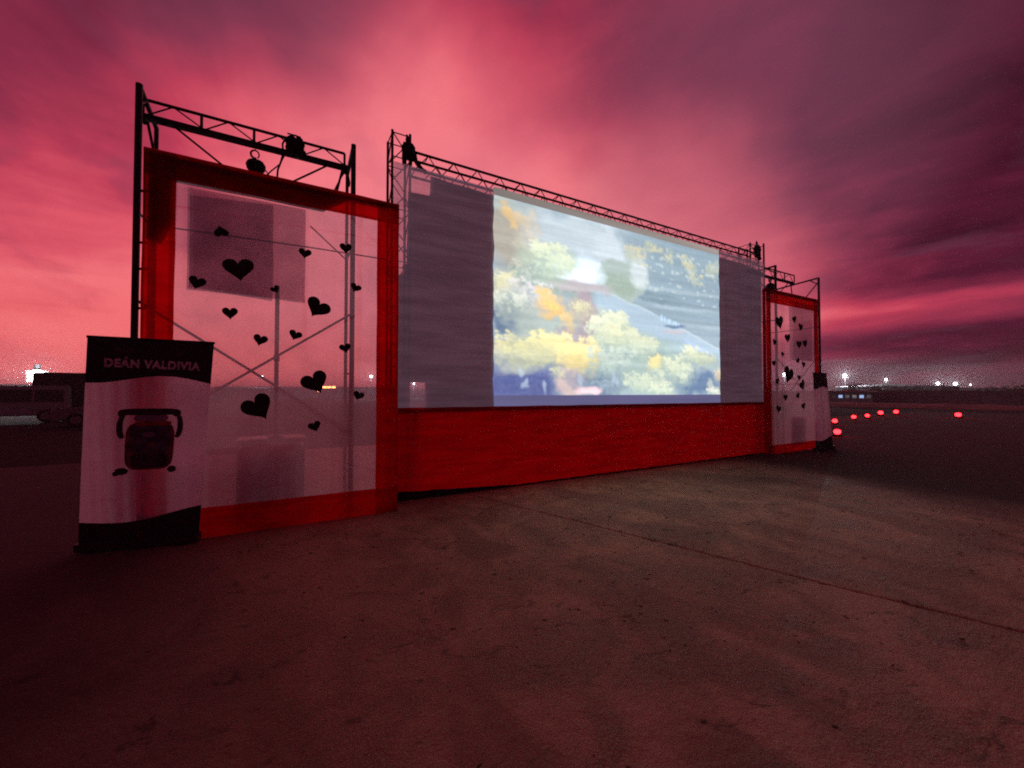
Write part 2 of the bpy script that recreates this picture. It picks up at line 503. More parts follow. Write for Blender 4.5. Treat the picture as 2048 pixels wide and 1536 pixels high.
tag(poly('litter', lv, lf, M['crumb']), 'dark crumbs of dirt and grit scattered over the concrete in front of the screen', 'litter', kind='stuff')

# ------------------------------------------------------------------ heart panels
def heart_panel(x0, x1, y, zt, label, group, hearts, dark_sheets, ix0, ix1, iz0, iz1, lean=0.0, frame_lining=None):
    """Red cloth frame round a see-through white cloth with dark hearts on it."""
    t = thing('heart_panel', label, 'panel', ((x0 + x1) / 2, y, 0), group)
    v = sheet('white_cloth', (ix0 - 0.05 + lean, y + 0.012, iz0 - 0.05), (ix1 + 0.05 + lean, y + 0.012, iz0 - 0.05), (ix1 + 0.05, y + 0.012, iz1 + 0.05),
              (ix0 - 0.05, y + 0.012, iz1 + 0.05), M['voile'], t, 30, 40, 0.006, x0, 1.3)
    # frame: every member is a strip of red cloth folded round a rail
    def member(name, a0, a1, b0, b1, yy, seed):
        o = sheet(name, (a0, yy, b0), (a1, yy, b0), (a1, yy, b1), (a0, yy, b1), M['red'], t, 16, 16, 0.006, seed, 2.0, 0.006)
        return o
    member('side_member', x0, ix0, 0.0, zt - 0.01, y - 0.012, 1.1)
    member('side_member', ix1, x1, 0.0, zt - 0.01, y - 0.012, 2.2)
    member('top_member', x0, x1, iz1, zt, y - 0.022, 3.3)
    member('bottom_member', x0, x1, 0.0, iz0, y - 0.022, 4.4)
    # folded edges give the frame its depth
    for nm, q in (('side_return', ((x0, 0), (x0, zt - 0.012))), ('side_return', ((x1, 0), (x1, zt - 0.012)))):
        xx = q[0][0]
        sheet(nm, (xx, y - 0.01, 0.0), (xx, y + 0.07, 0.0), (xx, y + 0.07, zt - 0.02), (xx, y - 0.01, zt - 0.02), M['red'], t, 2, 20, 0.003, xx)
    sheet('top_return', (x0, y - 0.02, zt), (x1, y - 0.02, zt), (x1, y + 0.08, zt), (x0, y + 0.08, zt), M['red'], t, 20, 2, 0.003, 6)
    bar('top_rail', (x0 + 0.02, y + 0.045, zt - 0.045), (x1 - 0.02, y + 0.045, zt - 0.045), 0.03, M['steel'], t)
    if frame_lining: cut_sheet('frame_lining', frame_lining, y + 0.06, M['backing'], t, 0.008, x0 + 2)
    for q in dark_sheets:
        cut_sheet('dark_sheet', q[0], y + q[1], M['net'], t, 0.012, x0)
    for hx, hz, hw, rot in hearts:
        mw = Matrix.Translation((hx, y + 0.002, hz)) @ Matrix.Rotation(R(rot), 4, 'Y') @ Matrix.Diagonal((hw, 0.004, hw * random.uniform(0.92, 1.1), 1))
        link('heart', unit_mesh('heart', M['heart']), t, mw)
    return t


HL = [(-0.638, 3.221, 0.135, 165), (0.16, 3.111, 0.136, 6), (0.601, 3.248, 0.138, -4), (-0.471, 2.824, 0.29, -8), (-0.833, 2.633, 0.15, 14),
      (-0.129, 2.655, 0.095, -35), (0.714, 2.78, 0.13, 22), (-0.545, 2.344, 0.142, -3), (0.292, 2.484, 0.27, 30), (-0.27, 2.073, 0.14, 14),
      (0.068, 2.151, 0.138, 20), (0.606, 2.031, 0.136, -14), (0.289, 1.605, 0.29, -27), (-0.271, 1.324, 0.295, -32), (0.758, 1.457, 0.132, 18), (0.283, 1.099, 0.14, -20)]
heart_panel(-1.265, 1.235, 5.2, 3.93, 'large near panel with red cloth frame and dark hearts on see-through white cloth', 'heart panels beside the screen', HL,
            [([(-0.93, 2.58), (0.17, 2.56), (0.17, 3.66), (-0.93, 3.66)], 0.09),
             ([(-0.92, 2.62), (-0.16, 2.55), (-0.16, 3.66), (-0.92, 3.6)], 0.14)],
            -1.01, 0.965, 0.31, 3.66, 0.0, [(-1.25, 3.05), (-1.14, 3.0), (-1.03, 3.25), (-1.02, 3.67), (0.35, 3.67), (0.62, 3.86), (0.6, 3.91), (-1.25, 3.91)])
HR = [(10.72, 3.237, 0.36, -14), (11.433, 3.376, 0.2, -20), (11.728, 3.204, 0.22, 10), (11.081, 2.872, 0.26, -6), (10.477, 2.733, 0.17, 20),
      (11.638, 2.739, 0.26, 0), (11.945, 2.784, 0.23, -12), (10.834, 2.453, 0.15, 8), (11.576, 2.319, 0.18, -30), (10.441, 2.213, 0.18, -10),
      (11.851, 2.224, 0.19, 12), (11.09, 1.93, 0.45, 20), (11.613, 1.877, 0.18, 6), (10.587, 1.76, 0.19, -20), (11.784, 1.683, 0.28, -34),
      (10.945, 1.362, 0.2, 0), (11.55, 1.409, 0.18, -28), (10.615, 1.079, 0.23, 10), (11.818, 1.133, 0.21, -15)]
heart_panel(10.09, 12.62, 5.42, 4.04, 'narrow far panel with red cloth frame and small dark hearts beyond the screen', 'heart panels beside the screen', HR,
            [([(11.35, 2.35), (12.5, 2.35), (12.6, 3.9), (11.35, 3.9)], 0.09), ([(11.25, 0.2), (11.95, 0.2), (11.95, 0.85), (11.25, 0.9)], 0.12)],
            10.29, 12.40, 0.22, 3.70, 0.06)


# ------------------------------------------------------------------ gantries behind the panels
def gantry(label, xa, xb, yf, ym, yb, zt, gx0, gx1, gz0, gz1, n_bays):
    t = thing('steel_gantry', label, 'gantry', ((xa + xb) / 2, yf, 0), 'gantries behind the heart panels')
    st = M['steel']
    for x in (xa, xb):
        out = -1 if x == xa else 1
        bar('post', (x, yf, 0), (x, yf, zt), 0.030, st, t)
        bar('post', (x, yb, 0), (x, yb, zt - 0.10), 0.022, st, t)
        bar('top_bar', (x, yf, zt - 0.012), (x, yb, zt - 0.10), 0.024, st, t)
        bar('knee_brace', (x, yf, zt - 0.20), (x, yf + 0.2, zt - 0.05), 0.014, st, t)
        for z in (0.5, 1.75, 3.35):
            bar('rung', (x, yf, z), (x, yb, z), 0.012, st, t)
    # cross bracing between the front posts
    bar('cross_brace', (xa, yf + 0.03, 2.44), (xb, yf + 0.03, 1.0), 0.014, st, t)
    bar('cross_brace', (xb, yf + 0.06, 2.5), (xa, yf + 0.06, 1.05), 0.014, st, t)
    # girder: two chords front and back, uprights and lacing
    bar('chord', (gx0, ym - 0.06, gz1), (gx1, ym - 0.06, gz1), 0.017, st, t)
    box('lower_beam', (gx0, ym - 0.035, gz0 - 0.025), (gx1, ym + 0.035, gz0 + 0.03), st, t)
    L = gx1 - gx0
    for i in range(n_bays + 1):
        x = gx0 + L * i / n_bays
        bar('upright', (x, ym - 0.06, gz0), (x, ym - 0.06, gz1), 0.015, st, t)
        if i < n_bays:
            x2 = gx0 + L * (i + 1) / n_bays; xm = (x + x2) / 2
            bar('lacing_bar', (x, ym + 0.02, gz0 + 0.03), (xm, ym - 0.06, gz1), 0.008, st, t)
            bar('lacing_bar', (xm, ym - 0.06, gz1), (x2, ym - 0.02, gz0 + 0.03), 0.008, st, t)
    for x, sg in ((gx0, 1), (gx1, -1)):
        lump('clamp', (x - sg * 0.01, ym, gz0 - 0.02), (0.045, 0.06, 0.055), st, t, x)
        bar('girder_brace', (x + sg * (0.22 if sg > 0 else 0.17), ym, gz0), (x + sg * (0.80 if sg > 0 else 0.68), ym + 0.02, gz0 - 0.40), 0.012, st, t)
        bar('hanger', (x + sg * 0.02, ym + 0.02, gz0 - 0.03), (x + sg * 0.10, ym - 0.05, gz0 - 0.42), 0.014, st, t)
    return t


GL = gantry('dark steel gantry with lattice girder behind the near heart panel', -1.35, 0.70, 5.36, 5.65, 5.98, 4.645, -1.375, 0.62, 4.47, 4.63, 4)
bar('tie_bar', (0.27, 5.92, 3.43), (1.25, 5.92, 3.43), 0.010, M['steel'], GL)
bar('tie_brace', (0.24, 5.95, 3.73), (0.70, 5.95, 3.34), 0.010, M['steel'], GL)
bar('tie_bar', (-1.35, 5.92, 3.40), (0.27, 5.92, 3.43), 0.010, M['steel'], GL)
GR = gantry('dark steel gantry with short girder behind the far heart panel', 10.87, 13.1, 5.58, 5.95, 6.9, 4.76, 10.4, 12.44, 4.6, 4.80, 4)
bar('post_stay', (13.1, 5.6, 4.62), (12.4, 5.6, 4.1), 0.014, M['steel'], GR)
for i in range(9):
    bar('ladder_rung', (12.82, 5.58, 0.4 + i * 0.42), (13.1, 5.58, 0.4 + i * 0.42), 0.014, M['steel'], GR)
bar('ladder_rail', (12.82, 5.58, 0.0), (12.82, 5.58, 4.0), 0.02, M['steel'], GR)
for z in (2.35, 2.75, 3.02, 3.55):
    bar('ladder_rung', (-1.35, 5.36, z), (-1.245, 5.36, z + 0.01), 0.013, M['steel'], GL)
bar('ladder_rail', (-1.245, 5.36, 0), (-1.245, 5.36, 4.0), 0.016, M['steel'], GL)


def chain_block(label, c, s_):
    """Round chain hoist body with an open hook above it."""
    t = thing('chain_block', label, 'hoist', c)
    x, y, z = c
    lump('body', (x, y, z), (0.105 * s_, 0.075 * s_, 0.085 * s_), M['chain'], t, x, 0.08)
    lump('gear_cover', (x - 0.03 * s_, y - 0.06 * s_, z - 0.005), (0.055 * s_, 0.04 * s_, 0.055 * s_), M['black'], t, x + 3, 0.06)
    pts = []
    for i in range(19):
        a = R(-70 + i * 17)
        pts.append((x - 0.012 + 0.042 * s_ * math.cos(a) * -1, y, z + 0.145 * s_ + 0.048 * s_ * math.sin(a)))
    path_tube('hook', pts, [0.013 * s_ * (1 - 0.5 * i / 18) for i in range(19)], M['chain'], t)
    bar('hook_neck', (x - 0.01, y, z + 0.07 * s_), (x - 0.01, y, z + 0.105 * s_), 0.014 * s_, M['chain'], t)
    return t


cb = chain_block('round chain hoist with open hook resting above the near red frame', (-0.355, 5.60, 4.19), 1.0)
bar('wire', (-0.365, 5.60, 4.38), (-0.365, 5.62, 4.49), 0.003, M['chain'], cb)
path_tube('slack_chain', [(-0.255, 5.6, 4.17), (-0.22, 5.58, 4.11), (-0.19, 5.58, 4.03), (-0.15, 5.58, 3.98)], 0.007, M['chain'], cb)
cb2 = chain_block('small dark hoist under the girder behind the far heart panel', (11.30, 5.93, 4.32), 1.5)
bar('wire', (11.30, 5.93, 4.6), (11.30, 5.93, 4.5), 0.012, M['chain'], cb2)

# bundle of slings and cable tied round the girder
wb = thing('sling_bundle', 'bundle of black slings and rope tied round the near lattice girder', 'bundle', (0.05, 5.58, 4.54))
for i, (dx, dz, sx, sz) in enumerate([(0.0, 0.01, 0.095, 0.095), (-0.05, 0.055, 0.05, 0.05), (0.055, 0.045, 0.05, 0.055), (0.06, -0.055, 0.05, 0.045), (-0.045, -0.07, 0.05, 0.045), (0.045, -0.10, 0.04, 0.04)]):
    lump('sling_loop', (0.05 + dx, 5.58 - i * 0.004, 4.545 + dz), (sx, 0.07, sz), M['black'], wb, i * 3.1, 0.4, 3.0)
for q in range(7):
    a0 = q * 0.9
    path_tube('sling_strand', [(0.05 + 0.095 * math.cos(a0 + k_ * 0.5), 5.53, 4.55 + 0.11 * math.sin(a0 + k_ * 0.5 + q)) for k_ in range(7)], 0.009, M['black'], wb, 6)
path_tube('hanging_rope', [(-0.05, 5.6, 4.63), (-0.085, 5.6, 4.55), (-0.075, 5.6, 4.44), (-0.10, 5.6, 4.32), (-0.13, 5.6, 4.22), (-0.14, 5.6, 4.08)], 0.011, M['black'], wb)
path_tube('hanging_rope', [(-0.06, 5.58, 4.64), (-0.03, 5.58, 4.52), (-0.055, 5.58, 4.42), (-0.11, 5.58, 4.28), (-0.20, 5.58, 4.17), (-0.25, 5.58, 4.10)], 0.008, M['black'], wb)
# loose tails at the right end clamp
tl_ = thing('tied_rag', 'short strap tails tied at the clamped end of the near girder', 'strap', (0.64, 5.6, 4.42))
lump('knot', (0.63, 5.58, 4.42), (0.05, 0.05, 0.06), M['black'], tl_, 2.2, 0.4)
path_tube('strap_tail', [(0.655, 5.57, 4.40), (0.668, 5.57, 4.33), (0.68, 5.57, 4.25), (0.675, 5.57, 4.20)], [0.012, 0.011, 0.014, 0.012], M['black'], tl_)
path_tube('strap_tail', [(0.62, 5.57, 4.38), (0.58, 5.57, 4.30), (0.54, 5.57, 4.20), (0.50, 5.57, 4.10)], 0.010, M['black'], tl_)

# equipment standing behind the near panel
ec = thing('equipment_case', 'dark equipment case standing behind the near white cloth', 'case', (-0.17, 5.95, 0))
box('body', (-0.52, 5.75, 0.06), (0.20, 6.25, 0.86), M['case'], ec, 0, 'bevel')
box('lid', (-0.53, 5.74, 0.865), (0.21, 6.26, 0.93), M['case'], ec, 0, 'bevel')
for x in (-0.46, 0.14):
    for y in (5.81, 6.19): bar('caster', (x - 0.02, y, 0.03), (x + 0.02, y, 0.03), 0.03, M['rubber'], ec)
for x in (-0.4, 0.08): box('latch', (x - 0.03, 5.735, 0.82), (x + 0.03, 5.75, 0.90), M['steel'], ec)
sp = thing('lamp_stand', 'thin upright pole on the equipment case behind the near cloth', 'pole', (-0.125, 5.9, 0.93))
bar('pole', (-0.125, 5.9, 0.94), (-0.125, 5.9, 2.86), 0.026, M['steel'], sp)
bar('base', (-0.125, 5.9, 0.932), (-0.125, 5.9, 0.96), 0.09, M['steel'], sp)
bar('collar', (-0.125, 5.9, 1.9), (-0.125, 5.9, 1.98), 0.034, M['steel'], sp)

# ------------------------------------------------------------------ the cinema screen
SY = 5.64
scr = thing('cinema_screen', 'wide outdoor cinema screen showing a bright picture of painted trees', 'screen', (5.9, SY, 1.27))
sheet('screen_cloth', (1.31, SY, 1.262), (10.42, SY, 1.252), (10.47, SY, 4.80), (1.26, SY, 4.74), M['screen'], scr, 90, 60, 0.014, 0.3, 0.9, 0.012, (0.35, 2.6))
cut_sheet('dark_sheet', [(1.335, 1.275), (1.50, 1.275), (1.50, 1.65), (1.75, 1.65), (1.75, 1.275), (10.42, 1.265), (10.44, 4.60), (5.0, 4.64), (1.81, 4.70), (1.81, 4.41),
                         (1.49, 4.40), (1.475, 3.85), (1.47, 3.35), (1.40, 3.30), (1.42, 3.2), (1.335, 3.15)], SY + 0.06, M['backing'], scr, 0.02, 0.6)

# the projected picture: painted in a small colour field, then shown as a lit surface on the cloth
PX0, PX1, PZ0, PZ1 = 2.82, 8.585, 1.46, 4.632
NXp, NZp = 420, 270
BZ0, BZ1 = 1.275, 4.765           # spill above and below the picture
rng = np.random.default_rng(5)
U, V = np.meshgrid(np.linspace(0, 1, NXp), np.linspace(0, 1, NZp))     # V = 0 at the top


def smooth_noise(nx, ny, seed):
    g = np.random.default_rng(seed).random((ny + 2, nx + 2))
    x = U * nx; y = V * ny
    xi, yi = x.astype(int).clip(0, nx), y.astype(int).clip(0, ny)
    fx, fy = x - xi, y - yi
    fx = fx * fx * (3 - 2 * fx); fy = fy * fy * (3 - 2 * fy)
    return (g[yi, xi] * (1 - fx) + g[yi, xi + 1] * fx) * (1 - fy) + (g[yi + 1, xi] * (1 - fx) + g[yi + 1, xi + 1] * fx) * fy


n1 = (smooth_noise(14, 9, 1) + 0.5 * smooth_noise(33, 22, 2) + 0.3 * smooth_noise(80, 54, 3)) / 1.8 - 0.5
n2 = (smooth_noise(14, 9, 4) + 0.5 * smooth_noise(33, 22, 5) + 0.3 * smooth_noise(80, 54, 6)) / 1.8 - 0.5
nf = smooth_noise(120, 80, 7) - 0.5
Uw, Vw = U + n1 * 0.10, V + n2 * 0.13
img = np.zeros((NZp, NXp, 3))


def lay(mask, col, a=1.0):
    mk = (np.clip(mask, 0, 1) * a)[..., None]
    img[:] = img * (1 - mk) + np.array(col) * mk


def soft(x, wd): return np.clip(x / wd + 0.5, 0, 1)


def oval(u, v, ru, rv, wd=0.25, warp=1.0):
    uu, vv = U + n1 * 0.10 * warp, V + n2 * 0.13 * warp
    return soft(1 - np.sqrt(((uu - u) / ru) ** 2 + ((vv - v) / rv) ** 2), wd)


def srgb(*c): return [(x / 255) ** 2.2 for x in c]


img[:] = srgb(160, 176, 188)
lay(oval(0.06, 0.20, 0.12, 0.17, 0.6), srgb(172, 164, 152), 0.9)
lay(oval(0.03, 0.05, 0.10, 0.05, 0.6), srgb(172, 182, 178), 0.8)
lay(oval(0.07, 0.12, 0.055, 0.055, 0.4, 1.6), srgb(216, 186, 138), 0.9)
lay(oval(0.14, 0.20, 0.05, 0.05, 0.6, 1.6), srgb(196, 186, 168), 0.7)
lay(oval(0.30, 0.12, 0.20, 0.13, 0.5), srgb(190, 202, 210), 0.95)
lay(oval(0.42, 0.16, 0.07, 0.12, 0.4), srgb(200, 210, 218), 0.7)
# field in the upper right
lay(soft(U - 0.56, 0.16) * soft(0.50 - V, 0.2), srgb(148, 166, 178))
lay(oval(0.60, 0.38, 0.16, 0.035, 0.7), srgb(134, 154, 164), 0.9)
# water with a round lower shore
shore = 0.365 - 0.9 * (U - 0.29) ** 2
lay(soft(shore - V + n2 * 0.015, 0.012) * soft(V - 0.20 - 0.4 * np.abs(U - 0.31) + n1 * 0.08, 0.06) * soft(U - 0.20 + n1 * 0.04, 0.02) * soft(0.43 - U + n1 * 0.05, 0.02), srgb(212, 230, 244))
lay(soft(shore - V + n2 * 0.015, 0.012) * soft(V - 0.29, 0.05) * soft(U - 0.21, 0.03) * soft(0.37 - U, 0.03), srgb(232, 246, 254))
lay(soft(V - shore - n2 * 0.015, 0.012) * oval(0.23, 0.40, 0.15, 0.05, 0.6, 0.4), srgb(160, 176, 166), 0.9)
# hill with a pale ridge
lay(oval(0.49, 0.30, 0.115, 0.13, 0.14, 0.7), srgb(172, 186, 182))
lay(oval(0.47, 0.34, 0.09, 0.06, 0.6, 0.7), srgb(158, 174, 162), 0.9)
lay(oval(0.555, 0.24, 0.05, 0.09, 0.5, 0.6), srgb(204, 214, 218), 0.85)
# river sweeping to the right, with bands across the far field
rv = V - (0.40 + 0.42 * (U - 0.38) + 0.10 * (U - 0.38) ** 2)
for b0 in range(7):
    vb = 0.26 + 0.055 * b0
    lay(soft(0.012 - np.abs(V - vb + 0.05 * (U - 0.8) + n2 * 0.015), 0.010) * soft(U - 0.62 + 0.03 * (b0 % 3), 0.05), srgb(174, 190, 202) if b0 % 2 else srgb(150, 168, 184), 0.6)
lay(soft(rv + 0.02 + n2 * 0.02, 0.015) * soft(0.16 - rv, 0.05) * soft(U - 0.36, 0.03), srgb(176, 196, 212), 0.95)
lay(soft(0.014 - np.abs(rv - 0.05 + n2 * 0.02), 0.01) * soft(U - 0.80, 0.05), srgb(184, 202, 236), 0.9)
lay(soft(0.006 - np.abs(rv + 0.02 + n2 * 0.02), 0.006) * soft(U - 0.42, 0.05), srgb(196, 210, 220), 0.7)
# small boat on the river
lay(oval(0.735, 0.545, 0.055, 0.012, 0.5, 0.3), srgb(120, 138, 166), 0.9)
for u_, r_ in ((0.665, 0.008), (0.682, 0.006), (0.70, 0.005), (0.712, 0.006), (0.73, 0.005), (0.742, 0.006), (0.755, 0.004)): lay(oval(u_, 0.505 + 0.3 * (u_ - 0.665), r_, r_ * 2.6, 0.6, 0.1), srgb(190, 220, 244), 0.9)
lay(oval(0.73, 0.58, 0.06, 0.014, 0.6, 0.4), srgb(200, 188, 194), 0.7)
lay(oval(0.31, 0.40, 0.085, 0.045, 0.4, 0.8), srgb(202, 190, 200), 0.9)


def tree(u, v, r, light, dark, n_=90, flat=0.85):
    """Clumped painted tree: a soft dark mass, then many dabs round a few lobes, lighter towards the top."""
    lay(oval(u, v + r * 0.35, r * 0.95, r * 1.15, 0.7, 1.3), dark, 0.75)
    lobes = [(u + r * rng.uniform(-0.75, 0.75), v + r * rng.uniform(-0.75, 0.65) * flat, r * rng.uniform(0.3, 0.6)) for _ in range(7)]
    dabs = []
    for q in range(int(n_ * 2.2)):
        lu, lv, lr = lobes[q % 7]
        an, rad = rng.random() * 2 * math.pi, math.sqrt(rng.random()) * lr
        dabs.append((lu + rad * math.cos(an) * 1.1, lv + rad * math.sin(an) * 1.3, lv, lr))
    for du, dv, lv, lr in sorted(dabs, key=lambda q: -q[1]):
        f = np.clip(0.62 - (dv - v) / (3.2 * r) - (dv - lv) / (2.6 * lr) * 0.5 + rng.normal(0, 0.14), 0, 1)
        col = np.array(dark) * (1 - f) + np.array(light) * f
        rr = r * rng.uniform(0.05, 0.15)
        i0, i1 = int((du - 3 * rr) * NXp), int((du + 3 * rr) * NXp) + 1
        j0, j1 = int((dv - 3.4 * rr) * NZp), int((dv + 3.4 * rr) * NZp) + 1
        i0, j0 = max(i0, 0), max(j0, 0)
        if i1 <= i0 or j1 <= j0: continue
        sl = (slice(j0, j1), slice(i0, i1))
        mk = np.clip((1 - np.sqrt(((U[sl] + nf[sl] * 0.02 - du) / rr) ** 2 + ((V[sl] + ng[sl] * 0.03 - dv) / (rr * 1.25)) ** 2)) / 0.35, 0, 1)[..., None] * 0.7
        img[sl] = img[sl] * (1 - mk) + col * mk


ng = smooth_noise(110, 84, 11) - 0.5
SL, SLB = srgb(128, 144, 164), srgb(110, 116, 158)
CR, YE, OR, GN = srgb(232, 234, 204), srgb(246, 230, 172), srgb(240, 204, 144), srgb(184, 202, 186)
lay(oval(0.06, 0.62, 0.09, 0.09, 0.5), srgb(114, 128, 150), 0.95)
lay(oval(0.15, 0.62, 0.09, 0.10, 0.6), srgb(184, 194, 184), 0.7)
lay(soft(V - 0.84, 0.12) * soft(0.22 - U, 0.08), SLB)
lay(oval(0.45, 0.80, 0.20, 0.20, 0.7), srgb(172, 190, 184), 0.9)
lay(oval(0.66, 0.72, 0.10, 0.08, 0.7), srgb(170, 190, 188), 0.9)
lay(oval(0.39, 0.93, 0.10, 0.10, 0.6), srgb(128, 144, 164), 0.9)
lay(oval(0.86, 0.93, 0.13, 0.09, 0.6), srgb(118, 136, 166), 0.95)
lay(oval(0.60, 0.74, 0.08, 0.05, 0.6), srgb(152, 170, 172), 0.8)
lay(oval(0.34, 0.55, 0.035, 0.17, 0.4), srgb(178, 164, 172), 0.9)
lay(oval(0.29, 0.66, 0.06, 0.05, 0.5), srgb(180, 166, 172), 0.8)
lay(oval(0.26, 0.88, 0.05, 0.16, 0.4), srgb(206, 184, 180), 0.9)
lay(oval(0.29, 0.91, 0.045, 0.05, 0.5), srgb(160, 158, 172), 0.8)
lay(oval(0.31, 0.30, 0.085, 0.07, 0.5, 0.5), srgb(222, 238, 250), 0.95)
lay(oval(0.29, 0.33, 0.07, 0.03, 0.5, 0.3), srgb(240, 250, 255), 0.95)
lay(soft(V - shore - n2 * 0.015, 0.012) * oval(0.30, 0.39, 0.12, 0.035, 0.5, 0.4), srgb(188, 182, 186), 0.9)
tree(0.18, 0.26, 0.085, srgb(224, 230, 200), GN, 120)
tree(0.09, 0.36, 0.04, srgb(206, 214, 200), srgb(160, 174, 170), 60)
tree(0.03, 0.44, 0.06, srgb(220, 216, 178), srgb(190, 190, 172), 70)
tree(0.11, 0.47, 0.07, srgb(220, 218, 218), srgb(180, 184, 182), 80)
tree(0.06, 0.53, 0.06, srgb(216, 220, 206), srgb(166, 176, 172), 60)
tree(0.19, 0.47, 0.05, OR, srgb(226, 190, 132), 60)
tree(0.20, 0.53, 0.035, srgb(250, 208, 130), srgb(228, 190, 130), 40)
tree(0.26, 0.57, 0.04, srgb(236, 206, 150), srgb(214, 194, 154), 50)
tree(0.30, 0.51, 0.045, srgb(228, 222, 180), srgb(190, 182, 164), 60)
for u_, v_, r_ in [(0.515, 0.12, 0.03), (0.545, 0.10, 0.03), (0.565, 0.14, 0.028), (0.585, 0.19, 0.022), (0.62, 0.07, 0.03), (0.66, 0.07, 0.02), (0.71, 0.10, 0.024), (0.82, 0.12, 0.04), (0.85, 0.19, 0.026), (0.89, 0.19, 0.022), (0.97, 0.10, 0.03), (0.78, 0.08, 0.02)]:
    tree(u_, v_, r_, srgb(226, 214, 170) if u_ > 0.6 else srgb(234, 212, 152), srgb(180, 188, 176), 34)
for q in range(60):
    lay(oval(rng.uniform(0.58, 0.98), rng.uniform(0.06, 0.40), rng.uniform(0.003, 0.012), rng.uniform(0.004, 0.012), 0.7, 0.4), srgb(196, 208, 206), 0.6)
tree(0.42, 0.58, 0.075, CR, srgb(196, 208, 190), 140)
tree(0.48, 0.63, 0.08, srgb(230, 230, 194), srgb(190, 202, 182), 140)
tree(0.57, 0.67, 0.075, srgb(224, 226, 196), srgb(180, 196, 184), 130)
tree(0.38, 0.66, 0.05, srgb(222, 226, 196), srgb(184, 198, 184), 70)
tree(0.04, 0.76, 0.07, srgb(230, 222, 172), srgb(176, 180, 172), 100)
tree(0.12, 0.76, 0.08, srgb(230, 224, 172), srgb(182, 186, 166), 120)
tree(0.21, 0.75, 0.08, srgb(240, 228, 168), srgb(196, 196, 166), 120)
tree(0.30, 0.76, 0.085, YE, srgb(226, 206, 144), 150)
tree(0.20, 0.88, 0.035, srgb(216, 214, 168), srgb(150, 160, 166), 50)
tree(0.45, 0.80, 0.09, srgb(202, 214, 202), srgb(158, 176, 176), 110)
tree(0.655, 0.79, 0.05, srgb(242, 224, 158), srgb(214, 212, 168), 80)
tree(0.75, 0.81, 0.07, srgb(228, 232, 200), srgb(178, 194, 182), 120)
tree(0.78, 0.90, 0.05, srgb(214, 222, 198), srgb(160, 178, 178), 70)
tree(0.84, 0.73, 0.06, srgb(226, 228, 194), srgb(176, 190, 178), 100)
tree(0.92, 0.75, 0.06, srgb(216, 220, 190), srgb(168, 182, 174), 100)
tree(0.58, 0.91, 0.08, srgb(216, 224, 198), srgb(170, 188, 180), 130)
tree(0.66, 0.95, 0.06, srgb(228, 234, 206), srgb(176, 192, 182), 90)
tree(0.99, 0.84, 0.03, srgb(246, 214, 170), srgb(204, 186, 160), 40)
tree(0.955, 0.97, 0.04, srgb(244, 246, 232), srgb(190, 198, 190), 60)
tree(0.40, 0.96, 0.05, srgb(160, 176, 188), srgb(126, 142, 164), 60)
lay(oval(0.335, 0.978, 0.045, 0.022, 0.8, 0.5), srgb(252, 214, 220))
for u_, v_ in ((0.10, 0.95), (0.165, 0.97), (0.31, 0.92), (0.08, 0.87), (0.445, 0.90), (0.46, 0.93)): lay(oval(u_, v_, 0.008, 0.03, 0.6, 0.5), srgb(176, 190, 212), 0.7)
for _ in range(2):      # the projector's focus is soft
    p_ = np.pad(img, ((1, 1), (1, 1), (0, 0)), mode='edge')
    img = (p_[:-2, 1:-1] + p_[2:, 1:-1] + p_[1:-1, :-2] + p_[1:-1, 2:] + 2 * p_[1:-1, 1:-1]) / 6
img += (nf * 0.03)[..., None]
lum = img.mean(axis=2, keepdims=True)
img = np.clip(lum + (img - lum) * 0.92, 0.02, 1.0)
img = np.clip(0.42 + (img - 0.42) * 1.18, 0.03, 1.0)

xs = np.linspace(PX0, PX1, NXp)
zrow = np.linspace(PZ1, PZ0, NZp)
top_rows = np.linspace(BZ1, PZ1 + 0.012, 6); bot_rows = np.linspace(PZ0 - 0.012, BZ0, 8)
zs = np.concatenate([top_rows, zrow, bot_rows])
spill_top = np.tile(np.array(srgb(150, 140, 136)), (6, NXp, 1)) * np.linspace(0.55, 1.0, NXp)[None, :, None]
spill_bot = np.tile(np.array(srgb(92, 88, 122)), (8, NXp, 1))
full = np.concatenate([spill_top, img, spill_bot], axis=0)
edge = np.array([noise.noise(Vector((float(z) * 3.3, 2, 0))) * 0.022 + noise.noise(Vector((float(z) * 9, 7, 0))) * 0.008 for z in zs])
vv = []
for j, z in enumerate(zs):
    for i, x in enumerate(xs):
        u_ = i / (NXp - 1)
        vv.append((x + edge[j] * (1 if u_ < 0.5 else 0.8) * abs(1 - 2 * u_), SY - 0.022 - 0.004 * math.sin(z * 7), z))
ff = [(j * NXp + i, (j + 1) * NXp + i, (j + 1) * NXp + i + 1, j * NXp + i + 1) for j in range(len(zs) - 1) for i in range(NXp - 1)]
pm, k = new_mat('projected picture')
at = k.n('ShaderNodeAttribute', attribute_name='picture')
fold = k.noise(k.mapping(k.n('ShaderNodeTexCoord').outputs['Object'], scale=(0.25, 1, 4.5)), 1.6, 4, 0.5).outputs[0]
em = k.n('ShaderNodeEmission'); k.put(em.inputs[0], at.outputs['Color']); k.put(em.inputs[1], k.remap(fold, 0.25, 0.75, 1.10, 1.38))
finish(pm, k, em.outputs[0])
pic = poly('projected_picture', vv, ff, pm, scr)
ca = pic.data.color_attributes.new('picture', 'FLOAT_COLOR', 'POINT')
ca.data.foreach_set('color', np.concatenate([full.reshape(-1, 3), np.ones((full.shape[0] * NXp, 1))], axis=1).astype(np.float32).ravel())

